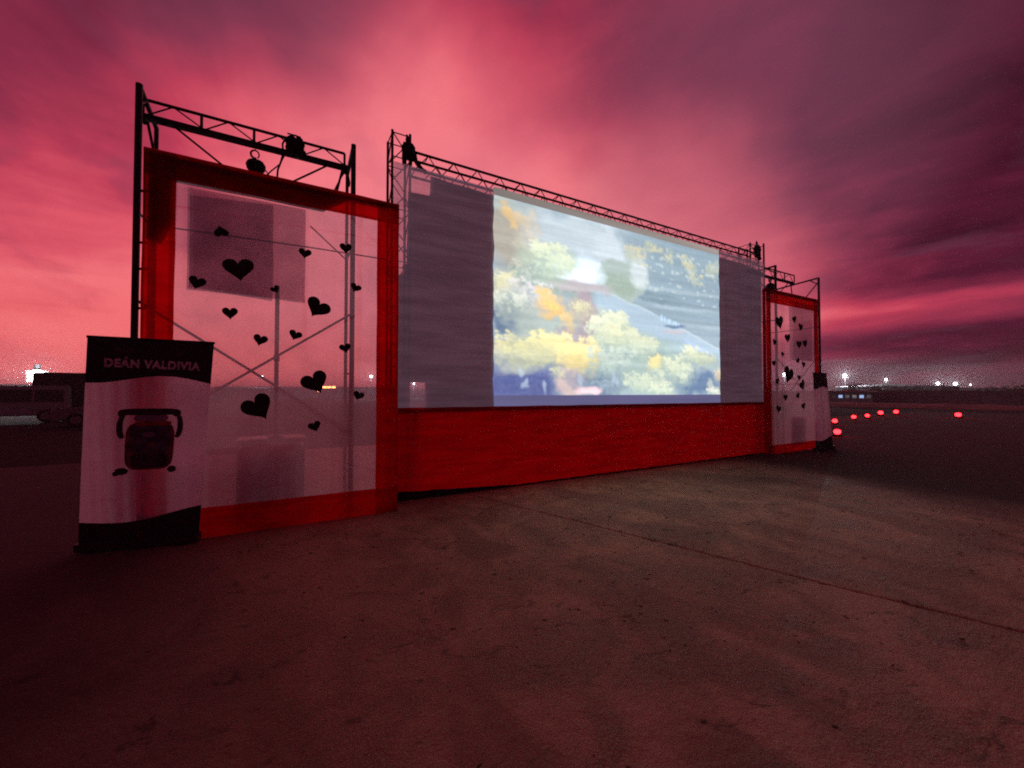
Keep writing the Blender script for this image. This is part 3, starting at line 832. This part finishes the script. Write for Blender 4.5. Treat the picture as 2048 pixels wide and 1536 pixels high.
sk = thing('screen_skirt', 'long dark red cloth skirt hanging below the cinema screen', 'curtain', (5.9, SY, 0))
sheet('skirt_cloth', (1.25, SY - 0.03, 0.0), (10.42, SY - 0.03, 0.0), (10.42, SY - 0.03, 1.27), (1.25, SY - 0.03, 1.285), M['skirt'], sk, 120, 24, 0.02, 4.1, 1.1, 0.01, (0.6, 1.6))
poly('gap_shadow', [(1.24 + i * 0.1, SY - 0.058 - 0.006 * math.sin(i * 1.7), z) for i in range(92) for z in (0.0, 0.028 + 0.11 * max(0, 1 - i / 20) + 0.012 * noise.noise(Vector((i * 0.4, 1, 0))))],  # dark strip standing in for the shaded gap below the skirt
     [(2 * i, 2 * i + 2, 2 * i + 3, 2 * i + 1) for i in range(91)], M['black'], sk)
bar('top_rail', (1.3, SY + 0.03, 1.25), (10.4, SY + 0.03, 1.24), 0.022, M['steel'], sk)
for x in (1.6, 10.2):
    bar('upright', (x, SY + 0.35, 0), (x, SY + 0.03, 1.25), 0.02, M['steel'], sk)


# ------------------------------------------------------------------ truss and towers carrying the screen
tr = thing('roof_truss', 'long lattice truss along the top edge of the cinema screen', 'truss', (5.9, 5.86, 4.74))
TA = M['alu']
ty0, ty1, tz0, tz1 = 5.76, 5.98, 4.775, 5.03
for y in (ty0, ty1):
    for z in (tz0, tz1): bar('chord', (1.55, y, z), (10.45, y, z), 0.019, TA, tr)
nb = 22; L = (10.4 - 1.6) / nb
for i in range(nb):
    x = 1.6 + i * L
    for y, ph in ((ty0, 0.0), (ty1, 0.5)):
        xa = x + ph * L
        if xa + L <= 10.46:
            bar('lacing_bar', (xa, y, tz0), (xa + L / 2, y, tz1), 0.0075, TA, tr)
            bar('lacing_bar', (xa + L / 2, y, tz1), (xa + L, y, tz0), 0.0075, TA, tr)
    bar('cross_bar', (x, ty0, tz0), (x, ty1, tz0), 0.009, TA, tr)
    bar('cross_bar', (x + L / 2, ty0, tz1), (x + L / 2, ty1, tz1), 0.007, TA, tr)
for i in range(30):       # ties holding the cloth to the lower chord
    x = 1.75 + i * 0.29
    bar('cloth_tie', (x, ty0 - 0.015, tz0 + 0.01), (x + random.uniform(-0.02, 0.02), SY + 0.01, tz0 - 0.04 - random.random() * 0.03), 0.006, M['black'], tr)


def tower(label, x0, x1, y0, y1, zt, extra=()):
    t = thing('truss_tower', label, 'tower', ((x0 + x1) / 2, (y0 + y1) / 2, 0), 'lattice towers of the cinema screen')
    tops = {(x0, y0): zt, (x1, y0): zt + 0.01, (x0, y1): zt - 0.02, (x1, y1): zt - 0.05}
    for (x, y), z in tops.items(): bar('post', (x, y, 0), (x, y, z), 0.019, TA, t)
    c = [(x0, y0), (x1, y0), (x1, y1), (x0, y1)]
    nz = 14; hz = zt / nz
    for i in range(nz):
        z = i * hz
        for q in range(4):
            a, b = c[q], c[(q + 1) % 4]
            if (i + q) % 2: a, b = b, a
            bar('lacing_bar', (*a, z + 0.02), (*b, z + hz - 0.02), 0.008, TA, t)
            if i % 2 == 0: bar('rung', (*c[q], z + hz), (*c[(q + 1) % 4], z + hz), 0.008, TA, t)
    for q in range(4): bar('top_bar', (*c[q], zt - 0.03), (*c[(q + 1) % 4], zt - 0.03), 0.008, TA, t)
    return t


TL = tower('dark lattice tower at the left end of the cinema screen beside the near panel', 1.27, 1.525, 5.76, 6.05, 5.26)
TR = tower('dark lattice tower at the right end of the cinema screen beside the far panel', 10.08, 10.45, 5.76, 6.05, 5.26)
bar('post', (10.72, 5.78, 0), (10.72, 5.78, 5.36), 0.022, TA, TR)
bar('tie_bar', (10.45, 5.77, 5.2), (10.72, 5.78, 5.3), 0.010, TA, TR)


def hoist(label, x, y, z, s_, legs):
    """Hoist motor wrapped in black cover with straps running down to the truss."""
    t = thing('hoist_motor', label, 'hoist', (x, y, z), 'hoists on top of the screen towers')
    lump('motor_cover', (x, y, z + 0.20 * s_), (0.085 * s_, 0.085 * s_, 0.115 * s_), M['black'], t, x, 0.22)
    lump('chain_bag', (x - 0.05 * s_, y, z + 0.235 * s_), (0.05 * s_, 0.06 * s_, 0.08 * s_), M['black'], t, x + 5, 0.3)
    lump('hook_head', (x - 0.02 * s_, y, z + 0.36 * s_), (0.03 * s_, 0.03 * s_, 0.045 * s_), M['black'], t, x + 7, 0.15)
    lump('buckle', (x - 0.03 * s_, y, z + 0.405 * s_), (0.018 * s_, 0.018 * s_, 0.022 * s_), M['chain'], t, x + 8, 0.2)
    for pts, r in legs:
        path_tube('strap', [(x + a * s_, y - 0.01, z + b * s_) for a, b in pts], [r * s_] * len(pts), M['black'], t)
    return t


hoist('black wrapped hoist with a strap slanting down, left top of the screen', 1.50, 5.72, 4.78, 1.05,
      [([(-0.065, 0.20), (-0.07, 0.10), (-0.065, -0.0)], 0.032), ([(0.02, 0.18), (0.03, 0.08), (0.02, 0.0)], 0.018),
       ([(0.05, 0.16), (0.11, 0.06), (0.18, -0.01), (0.24, -0.03)], [0.030, 0.028, 0.024, 0.016][0]), ([(0.08, 0.2), (0.10, 0.10)], 0.02)])
hoist('small black wrapped hoist at the far right top of the screen', 10.32, 5.72, 4.90, 1.0,
      [([(-0.10, 0.1), (-0.02, 0.04), (0.05, 0.0)], 0.035), ([(0.06, 0.2), (0.09, 0.1), (0.08, 0.0)], 0.03), ([(-0.10, 0.04), (0.12, -0.01)], 0.035)])


# ------------------------------------------------------------------ roll-up banners
def banner(label, bl, br, tl, tr_, text, emblem):
    """bl..tr_: corners of the printed sheet (bl, br on the ground). Print is laid out in sheet coordinates (u across, v up)."""
    bl, br, tl, tr_ = [Vector(p) for p in (bl, br, tl, tr_)]
    t = thing('roll_up_banner', label, 'banner', (bl + br) / 2, 'roll-up banners beside the heart panels')
    nrm = (br - bl).cross(tl - bl).normalized()
    if nrm.y > 0: nrm = -nrm

    def P(u, v, off=0.0):
        p = (bl * (1 - u) + br * u) * (1 - v) + (tl * (1 - u) + tr_ * u) * v
        bow = 0.018 * math.sin(math.pi * v) * math.sin(2.2 * u + 0.4)
        return p + nrm * (off + bow)

    def strip(name, f_lo, f_hi, m, off, n_=24, u0=0.0, u1=1.0, nv=1):
        vs, fs = [], []
        for i in range(n_ + 1):
            u = u0 + (u1 - u0) * i / n_
            for j in range(nv + 1): vs.append(P(u, f_lo(u) + (f_hi(u) - f_lo(u)) * j / nv, off))
        for i in range(n_):
            for j in range(nv):
                a = i * (nv + 1) + j
                fs.append((a, a + nv + 1, a + nv + 2, a + 1))
        return poly(name, vs, fs, m, t, smooth=True)

    def blob(name, pts, m, off):
        return poly(name, [P(u, v, off) for u, v in pts], [tuple(range(len(pts)))], m, t)

    head = lambda u: 0.812 + 0.022 * math.sin(u * 5.2 - 1.7) - 0.012 * u
    foot = lambda u: 0.135 + 0.020 * math.sin(u * 4.6 + 2.9) + 0.03 * u
    strip('printed_sheet', lambda u: 0.04, lambda u: 1.0, M['banner'], 0.0, 24, nv=30)
    strip('header_band', head, lambda u: 0.999, M['banner_dark'], 0.003, nv=8)
    strip('footer_band', lambda u: 0.04, foot, M['banner_dark'], 0.003, nv=6)
    bar('top_rail', P(-0.005, 1.0), P(1.005, 1.0), 0.012, M['steel'], t)
    bar('support_pole', P(0.5, 0.02, -0.05), P(0.5, 0.99, -0.03), 0.012, M['steel'], t)
    mid = (bl + br) / 2; ang = math.atan2((br - bl).y, (br - bl).x); wd = (br - bl).length
    box('base_cassette', mid + Vector((-wd / 2, -0.07, 0.012)), mid + Vector((wd / 2, 0.07, 0.092)), M['case'], t, ang, 'bevel')
    for sgn in (-0.36, 0.36):
        c_ = mid + (br - bl) * sgn
        box('foot', c_ + Vector((-0.03, -0.09, 0.0)), c_ + Vector((0.03, 0.09, 0.016)), M['steel'], t, ang)
    if text:
        fc = bpy.data.curves.new('lettering', 'FONT'); fc.body = text
        fc.size = 1; fc.offset = 0.05; fc.space_character = 1.12; fc.align_x = 'CENTER'; fc.resolution_u = 3
        tmp = bpy.data.objects.new('lettering', fc); COL.objects.link(tmp)
        bpy.context.view_layer.update()
        me = bpy.data.meshes.new_from_object(tmp.evaluated_get(bpy.context.evaluated_depsgraph_get()))
        bpy.data.objects.remove(tmp)
        xsz = [v.co.x for v in me.vertices]; w_ = max(xsz) - min(xsz); x_lo = min(xsz)
        for v in me.vertices:
            u = 0.135 + (v.co.x - x_lo) / w_ * 0.765
            v.co = P(u, 0.868 + v.co.y * 0.052 - 0.008 * u, 0.007)
        me.materials.clear(); me.materials.append(M['print_grey'])
        link('lettering', me, t)
        for u0, u1, v0 in ((0.21, 0.35, 0.937), (0.69, 0.76, 0.931)):
            strip('small_print', lambda u: v0, lambda u: v0 + 0.014 + 0.006 * math.sin(u * 60), M['print_faint'], 0.006, 14, u0, u1)
    if emblem:
        # crest: dark scroll bar over a slate shield with side volutes and two feet
        rr = lambda u, v, a, b, n_=16, e=1.0: [(u + a * math.copysign(abs(math.cos(q)) ** e, math.cos(q)), v + b * math.copysign(abs(math.sin(q)) ** e, math.sin(q))) for q in (2 * math.pi * i / n_ for i in range(n_))]
        blob('crest_ground', rr(0.53, 0.49, 0.20, 0.115, 24, 0.45), M['print_maroon'], 0.003)
        blob('crest_shield', rr(0.53, 0.525, 0.165, 0.075, 24, 0.45), M['print_blue'], 0.006)
        blob('crest_field', rr(0.53, 0.42, 0.15, 0.035, 20, 0.5), M['print_dark'], 0.006)
        blob('crest_stripe', rr(0.55, 0.60, 0.15, 0.012, 16, 0.5), M['print_red'], 0.009)
        blob('crest_plume', rr(0.53, 0.625, 0.14, 0.018, 16, 0.6), M['print_pale'], 0.007)
        blob('crest_bar', rr(0.52, 0.655, 0.24, 0.016, 20, 0.5), M['print_dark'], 0.010)
        blob('crest_bar_end', rr(0.30, 0.648, 0.035, 0.018), M['print_dark'], 0.013)
        blob('crest_bar_end', rr(0.74, 0.648, 0.035, 0.018), M['print_dark'], 0.013)
        for sg, uc in ((-1, 0.315), (1, 0.745)):
            for q in range(2):
                path_tube('crest_volute', [P(uc + sg * (0.035 * math.sin(a)) - sg * 0.01 * q, 0.585 + 0.055 * math.cos(a), 0.012) for a in (R(15 + 22 * i) for i in range(8))],
                          [0.014, 0.017, 0.018, 0.02, 0.02, 0.02, 0.017, 0.012], M['print_dark' if q else 'print_blue'], t, 6)
        blob('crest_mark', rr(0.52, 0.545, 0.05, 0.012), M['print_pale'], 0.010)
        blob('crest_mark', rr(0.55, 0.498, 0.035, 0.010), M['print_maroon'], 0.010)
        blob('crest_mark', rr(0.50, 0.565, 0.09, 0.008), M['print_dark'], 0.009)
        blob('crest_foot', [(u + 0.012 * math.sin(9 * i), v) for i, (u, v) in enumerate(rr(0.315, 0.372, 0.055, 0.017))], M['print_dark'], 0.006)
        blob('crest_foot', rr(0.725, 0.374, 0.038, 0.016), M['print_dark'], 0.006)
        blob('crest_foot', rr(0.27, 0.362, 0.025, 0.012), M['print_dark'], 0.007)
    return t


banner('tall roll-up banner with crest and name in front of the near heart panel', (-1.70, 5.30, 0), (-0.765, 5.09, 0), (-1.612, 5.12, 2.016), (-0.655, 5.02, 2.003), 'DEÁN VALDIVIA', True)
banner('roll-up banner with dark header seen at the far heart panel', (11.77, 5.14, 0), (12.66, 5.13, 0), (11.60, 5.10, 2.0), (12.30, 5.10, 2.0), '', False)


# ------------------------------------------------------------------ red marker lamps on the ground
def marker(label, x, y, s_=1.0):
    t = thing('marker_lamp', label, 'lamp', (x, y, 0), 'red marker lamps on the ground')
    fa = math.atan2(-y, -x)            # lamps face the approach lane
    box('base', (x - 0.13 * s_, y - 0.13 * s_, 0.0), (x + 0.13 * s_, y + 0.13 * s_, 0.07 * s_), M['rubber'], t, fa, 'bevel')
    o = lump('lens', (x, y, 0.155 * s_), (0.10 * s_, 0.10 * s_, 0.085 * s_), M['lamp_red'], t, x, 0.0)
    bar('cap', (x, y, 0.235 * s_), (x, y, 0.265 * s_), 0.07 * s_, M['rubber'], t)
    return t


for lab, x, y, s_ in [('nearest red marker lamp glowing beside the far banner foot', 16.5, 6.55, 1.0),
                      ('red marker lamp just beyond the nearest one beside the far banner', 22.7, 9.1, 1.0),
                      ('third red marker lamp in the row leading off from the far banner', 27.4, 10.1, 1.0),
                      ('fourth red marker lamp in the row leading off from the far banner', 29.7, 10.3, 1.0),
                      ('fifth red marker lamp in the row leading off from the far banner', 33.7, 11.0, 1.25),
                      ('farthest red marker lamp at the end of the row', 36.2, 11.0, 1.25),
                      ('lone red marker lamp standing apart to the right of the row', 34.4, 7.7, 1.3)]:
    marker(lab, x, y, s_)


# ------------------------------------------------------------------ far floodlights
def polar(az, r): return (math.sin(R(az)) * r, math.cos(R(az)) * r)


def floodlight(label, az, r, h, heads, s_=1.0, mast=0.0, m='lamp_white', power=2500.0):
    x, y = polar(az, r)
    t = thing('floodlight_pole', label, 'floodlight', (x, y, -0.035), 'floodlights round the edge of the ground')
    tx, ty = math.cos(R(az)), -math.sin(R(az))        # sideways
    bar('pole', (x, y, -0.03), (x, y, h + mast), 0.10 * s_, M['steel'], t)
    bar('crossbar', (x - tx * 0.5 * s_ * heads, y - ty * 0.5 * s_ * heads, h - 0.25 * s_), (x + tx * 0.5 * s_ * heads, y + ty * 0.5 * s_ * heads, h - 0.25 * s_), 0.06 * s_, M['steel'], t)
    fx, fy = -math.sin(R(az)), -math.cos(R(az))
    for i in range(heads):
        o = (i - (heads - 1) / 2) * 0.95 * s_
        cx, cy = x + tx * o + fx * 0.3, y + ty * o + fy * 0.3
        hd = box('lamp_head', (cx - 0.30 * s_, cy - 0.12, h - 0.05 * s_), (cx + 0.30 * s_, cy + 0.12, h + 0.45 * s_), M['steel'], t, -R(az), 'bevel')
        bar('lamp_glass', (cx + fx * 0.13, cy + fy * 0.13, h + 0.2 * s_), (cx + fx * 0.20, cy + fy * 0.20, h + 0.2 * s_), 0.27 * s_, M[m], hd)
    if power:
        ld = bpy.data.lights.new('floodlight_glow', 'POINT'); ld.energy = power; ld.color = (0.90, 0.95, 1.0); ld.shadow_soft_size = 0.22 * s_
        lo = bpy.data.objects.new('floodlight_glow', ld); COL.objects.link(lo); attach(lo, t)
        lo.matrix_basis = Matrix.Translation((x + fx * 0.75, y + fy * 0.75, h + 0.2 * s_))
    return t


floodlight('bright floodlight with thin mast above the parked vans at the left', -20.6, 60, 2.6, 1, 2.3, 1.6, power=6500)
floodlight('brightest floodlight just right of the far banner', 69.1, 110, 4.9, 1, 1.0, power=8000)
floodlight('smaller floodlight beyond the perimeter wall, second from the far banner', 72.4, 140, 4.6, 1, 0.9, power=3000)
floodlight('left one of the close pair of floodlights on the right horizon', 76.1, 150, 3.6, 1, 1.1, power=5000)
floodlight('right one of the close pair of floodlights on the right horizon', 77.25, 150, 3.5, 1, 1.1, power=4500)
floodlight('tiny rightmost floodlight on the right horizon', 78.2, 190, 3.8, 1, 0.5, power=500)
floodlight('floodlight shining through the near white cloth beside the red frame', 9.9, 100, 5.1, 1, 1.0, power=3500)
floodlight('floodlight shining through the middle of the far heart panel', 63.6, 100, 5.0, 1, 1.1, power=3500)
floodlight('floodlight seen through the small bright gap at the screen corner', 15.5, 110, 3.7, 1, 0.8, power=4000)
floodlight('dim floodlight seen through the near white cloth above the case', -2.9, 120, 5.6, 3, 0.5, 0, 'lamp_small', 900)
for i, az in enumerate((3.6, 4.2, 4.7, 5.25)):
    x, y = polar(az, 70)
    t = thing('amber_lamp', ['first', 'second', 'third', 'fourth'][i] + ' amber lamp from the left seen through the near white cloth', 'lamp', (x, y, -0.035), 'amber lamps behind the near panel')
    hz = 2.2 if i else 1.6
    bar('post', (x, y, -0.035), (x, y, hz), 0.06, M['steel'], t)
    box('lamp_glass', (x - 0.28, y - 0.1, hz), (x + 0.28, y + 0.1, hz + 0.3), M['lamp_amber'], t, 0, 'bevel')


# ------------------------------------------------------------------ perimeter wall, low buildings, bushes
pw = thing('perimeter_wall', 'long low dark wall closing the ground at the right horizon', 'wall', (70, 15, -0.035))
for i in range(30):
    y0 = -22 + i * 3.0
    h = 1.75 + random.uniform(-0.05, 0.05)
    box('wall_panel', (69.9, y0 + 0.12, -0.03), (70.1, y0 + 2.88, h), M['wall'], pw)
    box('wall_post', (69.82, y0 - 0.12, -0.03), (70.18, y0 + 0.12, h + 0.15), M['wall'], pw)
bm_ = thing('earth_bank', 'low pale earth bank in front of the dark perimeter wall', 'bank', (55, 18, -0.035))
vs, fs = [], []
for i in range(60):
    y = -10 + i * 0.75
    for j, (dx, hz) in enumerate(((-2.2, 0), (-1.2, 0.25), (0, 0.42), (1.2, 0.25), (2.2, 0))):
        vs.append((56 + dx + noise.noise(Vector((y * 0.3, j, 0))) * 0.4, y, -0.04 + hz * (1 + 0.5 * noise.noise(Vector((y * 0.5, j, 3))))))
    if i:
        for j in range(4): fs.append(((i - 1) * 5 + j, (i - 1) * 5 + j + 1, i * 5 + j + 1, i * 5 + j))
poly('mound', vs, fs, M['earth'], bm_, smooth=True)


def low_building(label, x, y, lx, ly, h, n_win, lit, rz=0.0, roof=0.5, hw=0.5):
    t = thing('low_building', label, 'building', (x, y, -0.035), 'low buildings on the horizon')
    box('wall', (x - lx / 2, y - ly / 2, -0.035), (x + lx / 2, y + ly / 2, h), M['building'], t)
    poly('roof', [(x - lx / 2 - 0.3, y - ly / 2 - 0.3, h + 0.002), (x + lx / 2 + 0.3, y - ly / 2 - 0.3, h + 0.002), (x + lx / 2 + 0.3, y + ly / 2 + 0.3, h + 0.002), (x - lx / 2 - 0.3, y + ly / 2 + 0.3, h + 0.002),
                  (x - lx / 2 + 0.6, y, h + roof), (x + lx / 2 - 0.6, y, h + roof)], [(3, 2, 1, 0), (0, 1, 5, 4), (1, 2, 5), (2, 3, 4, 5), (3, 0, 4)], M['wall'], t)
    for i in range(n_win):
        f = (i + 0.5) / n_win
        on = i in lit
        if lx >= ly:
            wx = x - lx / 2 + lx * f; box('window', (wx - hw, y - ly / 2 - 0.04, h * 0.45), (wx + hw, y - ly / 2 + 0.02, h * 0.75), M['lamp_blue' if on else 'glass'], t)
        else:
            wy = y - ly / 2 + ly * f; box('window', (x - lx / 2 - 0.04, wy - hw, h * 0.5), (x - lx / 2 + 0.02, wy + hw, h * 0.75), M['lamp_blue' if on else 'glass'], t)
    return t


low_building('low kiosk with blue-white lit windows right of the far banner', *polar(69.9, 71.5), 2.4, 4.6, 1.55, 6, (4, 1), 0.0, 0.35, 0.22)
low_building('long low shed behind the perimeter wall under the small floodlight', *polar(73.0, 112), 9, 16, 2.7, 6, ())
low_building('flat shed on the right horizon below the pair of floodlights', *polar(78.0, 130), 9, 22, 2.1, 7, ())
low_building('long hangar behind the near heart panel seen through the cloth', 6, 125, 44, 12, 2.6, 12, ())
low_building('low building behind the parked vans at the far left', -40, 95, 26, 10, 2.3, 7, ())


def bush(label, az, r, h, wd, seed):
    rg = random.Random(seed)
    x, y = polar(az, r)
    t = thing('bushy_tree', label, 'tree', (x, y, -0.035), 'bushy trees beyond the perimeter wall')
    bar('trunk', (x, y, -0.035), (x, y, h * 0.55), 0.12, M['bark'], t)
    for q in range(4):
        a = rg.random() * 6.28
        bar('limb', (x, y, h * 0.35), (x + math.cos(a) * wd * 0.3, y + math.sin(a) * wd * 0.3, h * 0.7), 0.05, M['bark'], t)
    vs, fs = [], []
    for c_ in range(34):
        a, rr = rg.random() * 6.28, math.sqrt(rg.random()) * wd * 0.5
        cz = h * (0.45 + 0.5 * rg.random() * (1 - (rr / wd) ** 2))
        cc = Vector((x + math.cos(a) * rr, y + math.sin(a) * rr, cz))
        for q in range(26):
            p = cc + Vector((rg.gauss(0, 0.3), rg.gauss(0, 0.3), rg.gauss(0, 0.22)))
            if p.z < 0.3: continue
            a1 = Vector((rg.gauss(0, 1), rg.gauss(0, 1), rg.gauss(0, 1))).normalized() * 0.16
            b1 = a1.orthogonal().normalized() * 0.09
            n0 = len(vs); vs += [p - a1, p + b1, p + a1, p - b1]; fs.append((n0, n0 + 1, n0 + 2, n0 + 3))
    poly('crown', vs, fs, M['leaf'], t)
    return t


for i, (lab, az, r, h, wd) in enumerate([('round bushy tree left of the small floodlight on the right horizon', 70.4, 92, 3.0, 5),
                                         ('wide bushy tree under the small floodlight on the right horizon', 72.6, 95, 2.9, 6),
                                         ('bushy tree right of the small floodlight on the right horizon', 74.0, 96, 2.7, 6),
                                         ('low bush at the right edge of the horizon', 81.0, 84, 2.4, 5)]):
    bush(lab, az, r, h, wd, 30 + i)


# ------------------------------------------------------------------ parked vehicles at the left
def vehicle(name, label, x, y, rz, L_, W_, prof, m, glass_spans, wheels, hood_lights=True):
    """prof: side outline (along, up); extruded across and chamfered."""
    t = tag(link(name, None, None, Matrix.Translation((x, y, -0.035)) @ Matrix.Rotation(rz, 4, 'Z')), label, 'van' if 'van' in name else 'truck' if 'truck' in name else 'car', 'vehicles parked behind the near banner')
    base = WORLD[t.name]

    def add(nm, vs, fs, mt, par=t, smooth=False):
        o = poly(nm, vs, fs, mt, None, None, smooth); attach(o, par); o.matrix_basis = base; WORLD[o.name] = base.copy(); return o
    n_ = len(prof)
    bm = bmesh.new()
    a = [bm.verts.new((px, -W_ / 2, pz)) for px, pz in prof]
    f = bm.faces.new(a)
    ex = bmesh.ops.extrude_face_region(bm, geom=[f])
    bmesh.ops.translate(bm, verts=[v for v in ex['geom'] if isinstance(v, bmesh.types.BMVert)], vec=(0, W_, 0))
    for v in bm.verts:            # tumblehome
        if v.co.z > 1.0: v.co.y *= 0.93
    bmesh.ops.bevel(bm, geom=[e for e in bm.edges], offset=0.05, segments=2, affect='EDGES')
    bmesh.ops.recalc_face_normals(bm, faces=bm.faces[:])
    me = bpy.data.meshes.new('body'); bm.to_mesh(me); bm.free(); me.materials.append(m)
    body = link('body', me); attach(body, t); body.matrix_basis = base; WORLD[body.name] = base.copy()
    for gs in glass_spans:
        for sg in (-1, 1):
            yy = sg * (W_ / 2 * 0.965 + 0.012)
            add('side_window', [(px, yy - sg * 0.03 * max(0, pz - 1.0) * 1.2, pz) for px, pz in gs], [tuple(range(len(gs)))], M['glass'], body)
    for wx, wr in wheels:
        for sg in (-1, 1):
            cy = sg * (W_ / 2 - 0.08)
            tyre = link('wheel', unit_mesh('tube', M['rubber'])); attach(tyre, t)
            tyre.matrix_basis = base @ Matrix.Translation((wx, cy, wr)) @ Matrix.Rotation(R(90), 4, 'X') @ Matrix.Diagonal((wr, wr, 0.22, 1)); WORLD[tyre.name] = tyre.matrix_basis.copy()
            rim = link('rim', unit_mesh('tube', M['grey_paint'])); attach(rim, tyre)
            rim.matrix_basis = base @ Matrix.Translation((wx, cy + sg * 0.06, wr)) @ Matrix.Rotation(R(90), 4, 'X') @ Matrix.Diagonal((wr * 0.6, wr * 0.6, 0.14, 1))
    for sg in (-0.36, 0.36):
        for nm, px in (('headlight', prof[0][0]), ('tail_light', max(p[0] for p in prof))):
            o = link(nm, unit_mesh('bevel', M['glass'] if nm == 'headlight' else M['print_maroon'])); attach(o, t)
            o.matrix_basis = base @ Matrix.Translation((px, sg * W_, 0.75)) @ Matrix.Diagonal((0.06, 0.26, 0.15, 1))
    return t


VAN = [(-2.3, 0.35), (-2.35, 0.85), (-1.75, 1.05), (-1.15, 1.85), (2.3, 1.9), (2.35, 0.35)]
x, y = polar(-23.2, 33)
vehicle('parked_van', 'white van with dark side windows at the left edge', x + 0.5, y, R(12), 4.6, 1.8, VAN, M['white_paint'],
        [[(-1.35, 1.05), (-0.95, 1.68), (-0.2, 1.68), (-0.2, 1.05)], [(-0.1, 1.05), (-0.1, 1.68), (1.0, 1.68), (1.0, 1.05)], [(1.1, 1.05), (1.1, 1.68), (2.1, 1.68), (2.1, 1.05)]],
        [(-1.5, 0.33), (1.5, 0.33)])
CARP = [(-2.1, 0.32), (-2.15, 0.72), (-1.1, 0.92), (-0.45, 1.42), (0.9, 1.45), (1.6, 0.98), (2.1, 0.92), (2.15, 0.32)]
x, y = polar(-16.6, 27)
vehicle('parked_car', 'pale grey car half hidden behind the near banner', x + 0.75, y, R(8), 4.2, 1.75, CARP, M['grey_paint'],
        [[(-0.95, 0.93), (-0.42, 1.34), (0.15, 1.36), (0.15, 0.93)], [(0.25, 0.93), (0.25, 1.36), (0.85, 1.36), (1.4, 0.96)]], [(-1.3, 0.31), (1.3, 0.31)])
TRK = [(-3.6, 0.75), (-3.6, 2.6), (1.6, 2.6), (1.6, 2.1), (2.4, 2.1), (3.0, 1.35), (3.2, 1.2), (3.2, 0.5), (1.6, 0.5), (1.6, 0.75)]
x, y = polar(-16.0, 33)
vehicle('box_truck', 'dark box truck behind the near banner below the left floodlight', x + 1.0, y, R(4), 6.8, 2.3, TRK, M['dark_paint'],
        [[(1.75, 1.4), (1.75, 1.98), (2.35, 1.98), (2.85, 1.4)]], [(-2.4, 0.45), (2.4, 0.45)])

# ------------------------------------------------------------------ thin bloom haze added to give the far floodlights halos like lens bloom
hm, k = new_mat('bloom haze')
pv = k.n('ShaderNodeVolumePrincipled')
pv.inputs['Color'].default_value = (0.9, 0.88, 0.9, 1)
pv.inputs['Density'].default_value = 0.002
pv.inputs['Anisotropy'].default_value = 0.0
k.t.links.new(pv.outputs[0], k.n('ShaderNodeOutputMaterial').inputs['Volume'])
hz_ = poly('haze', [(x, y, z) for z in (-1.2, 8.5) for x, y in ((-1510, -610), (2510, -610), (2510, 2510), (-1510, 2510))],
           [(3, 2, 1, 0), (4, 5, 6, 7), (0, 1, 5, 4), (1, 2, 6, 5), (2, 3, 7, 6), (3, 0, 4, 7)], hm)
tag(hz_, 'thin bloom haze added over the whole ground for floodlight halos', 'haze', kind='stuff')
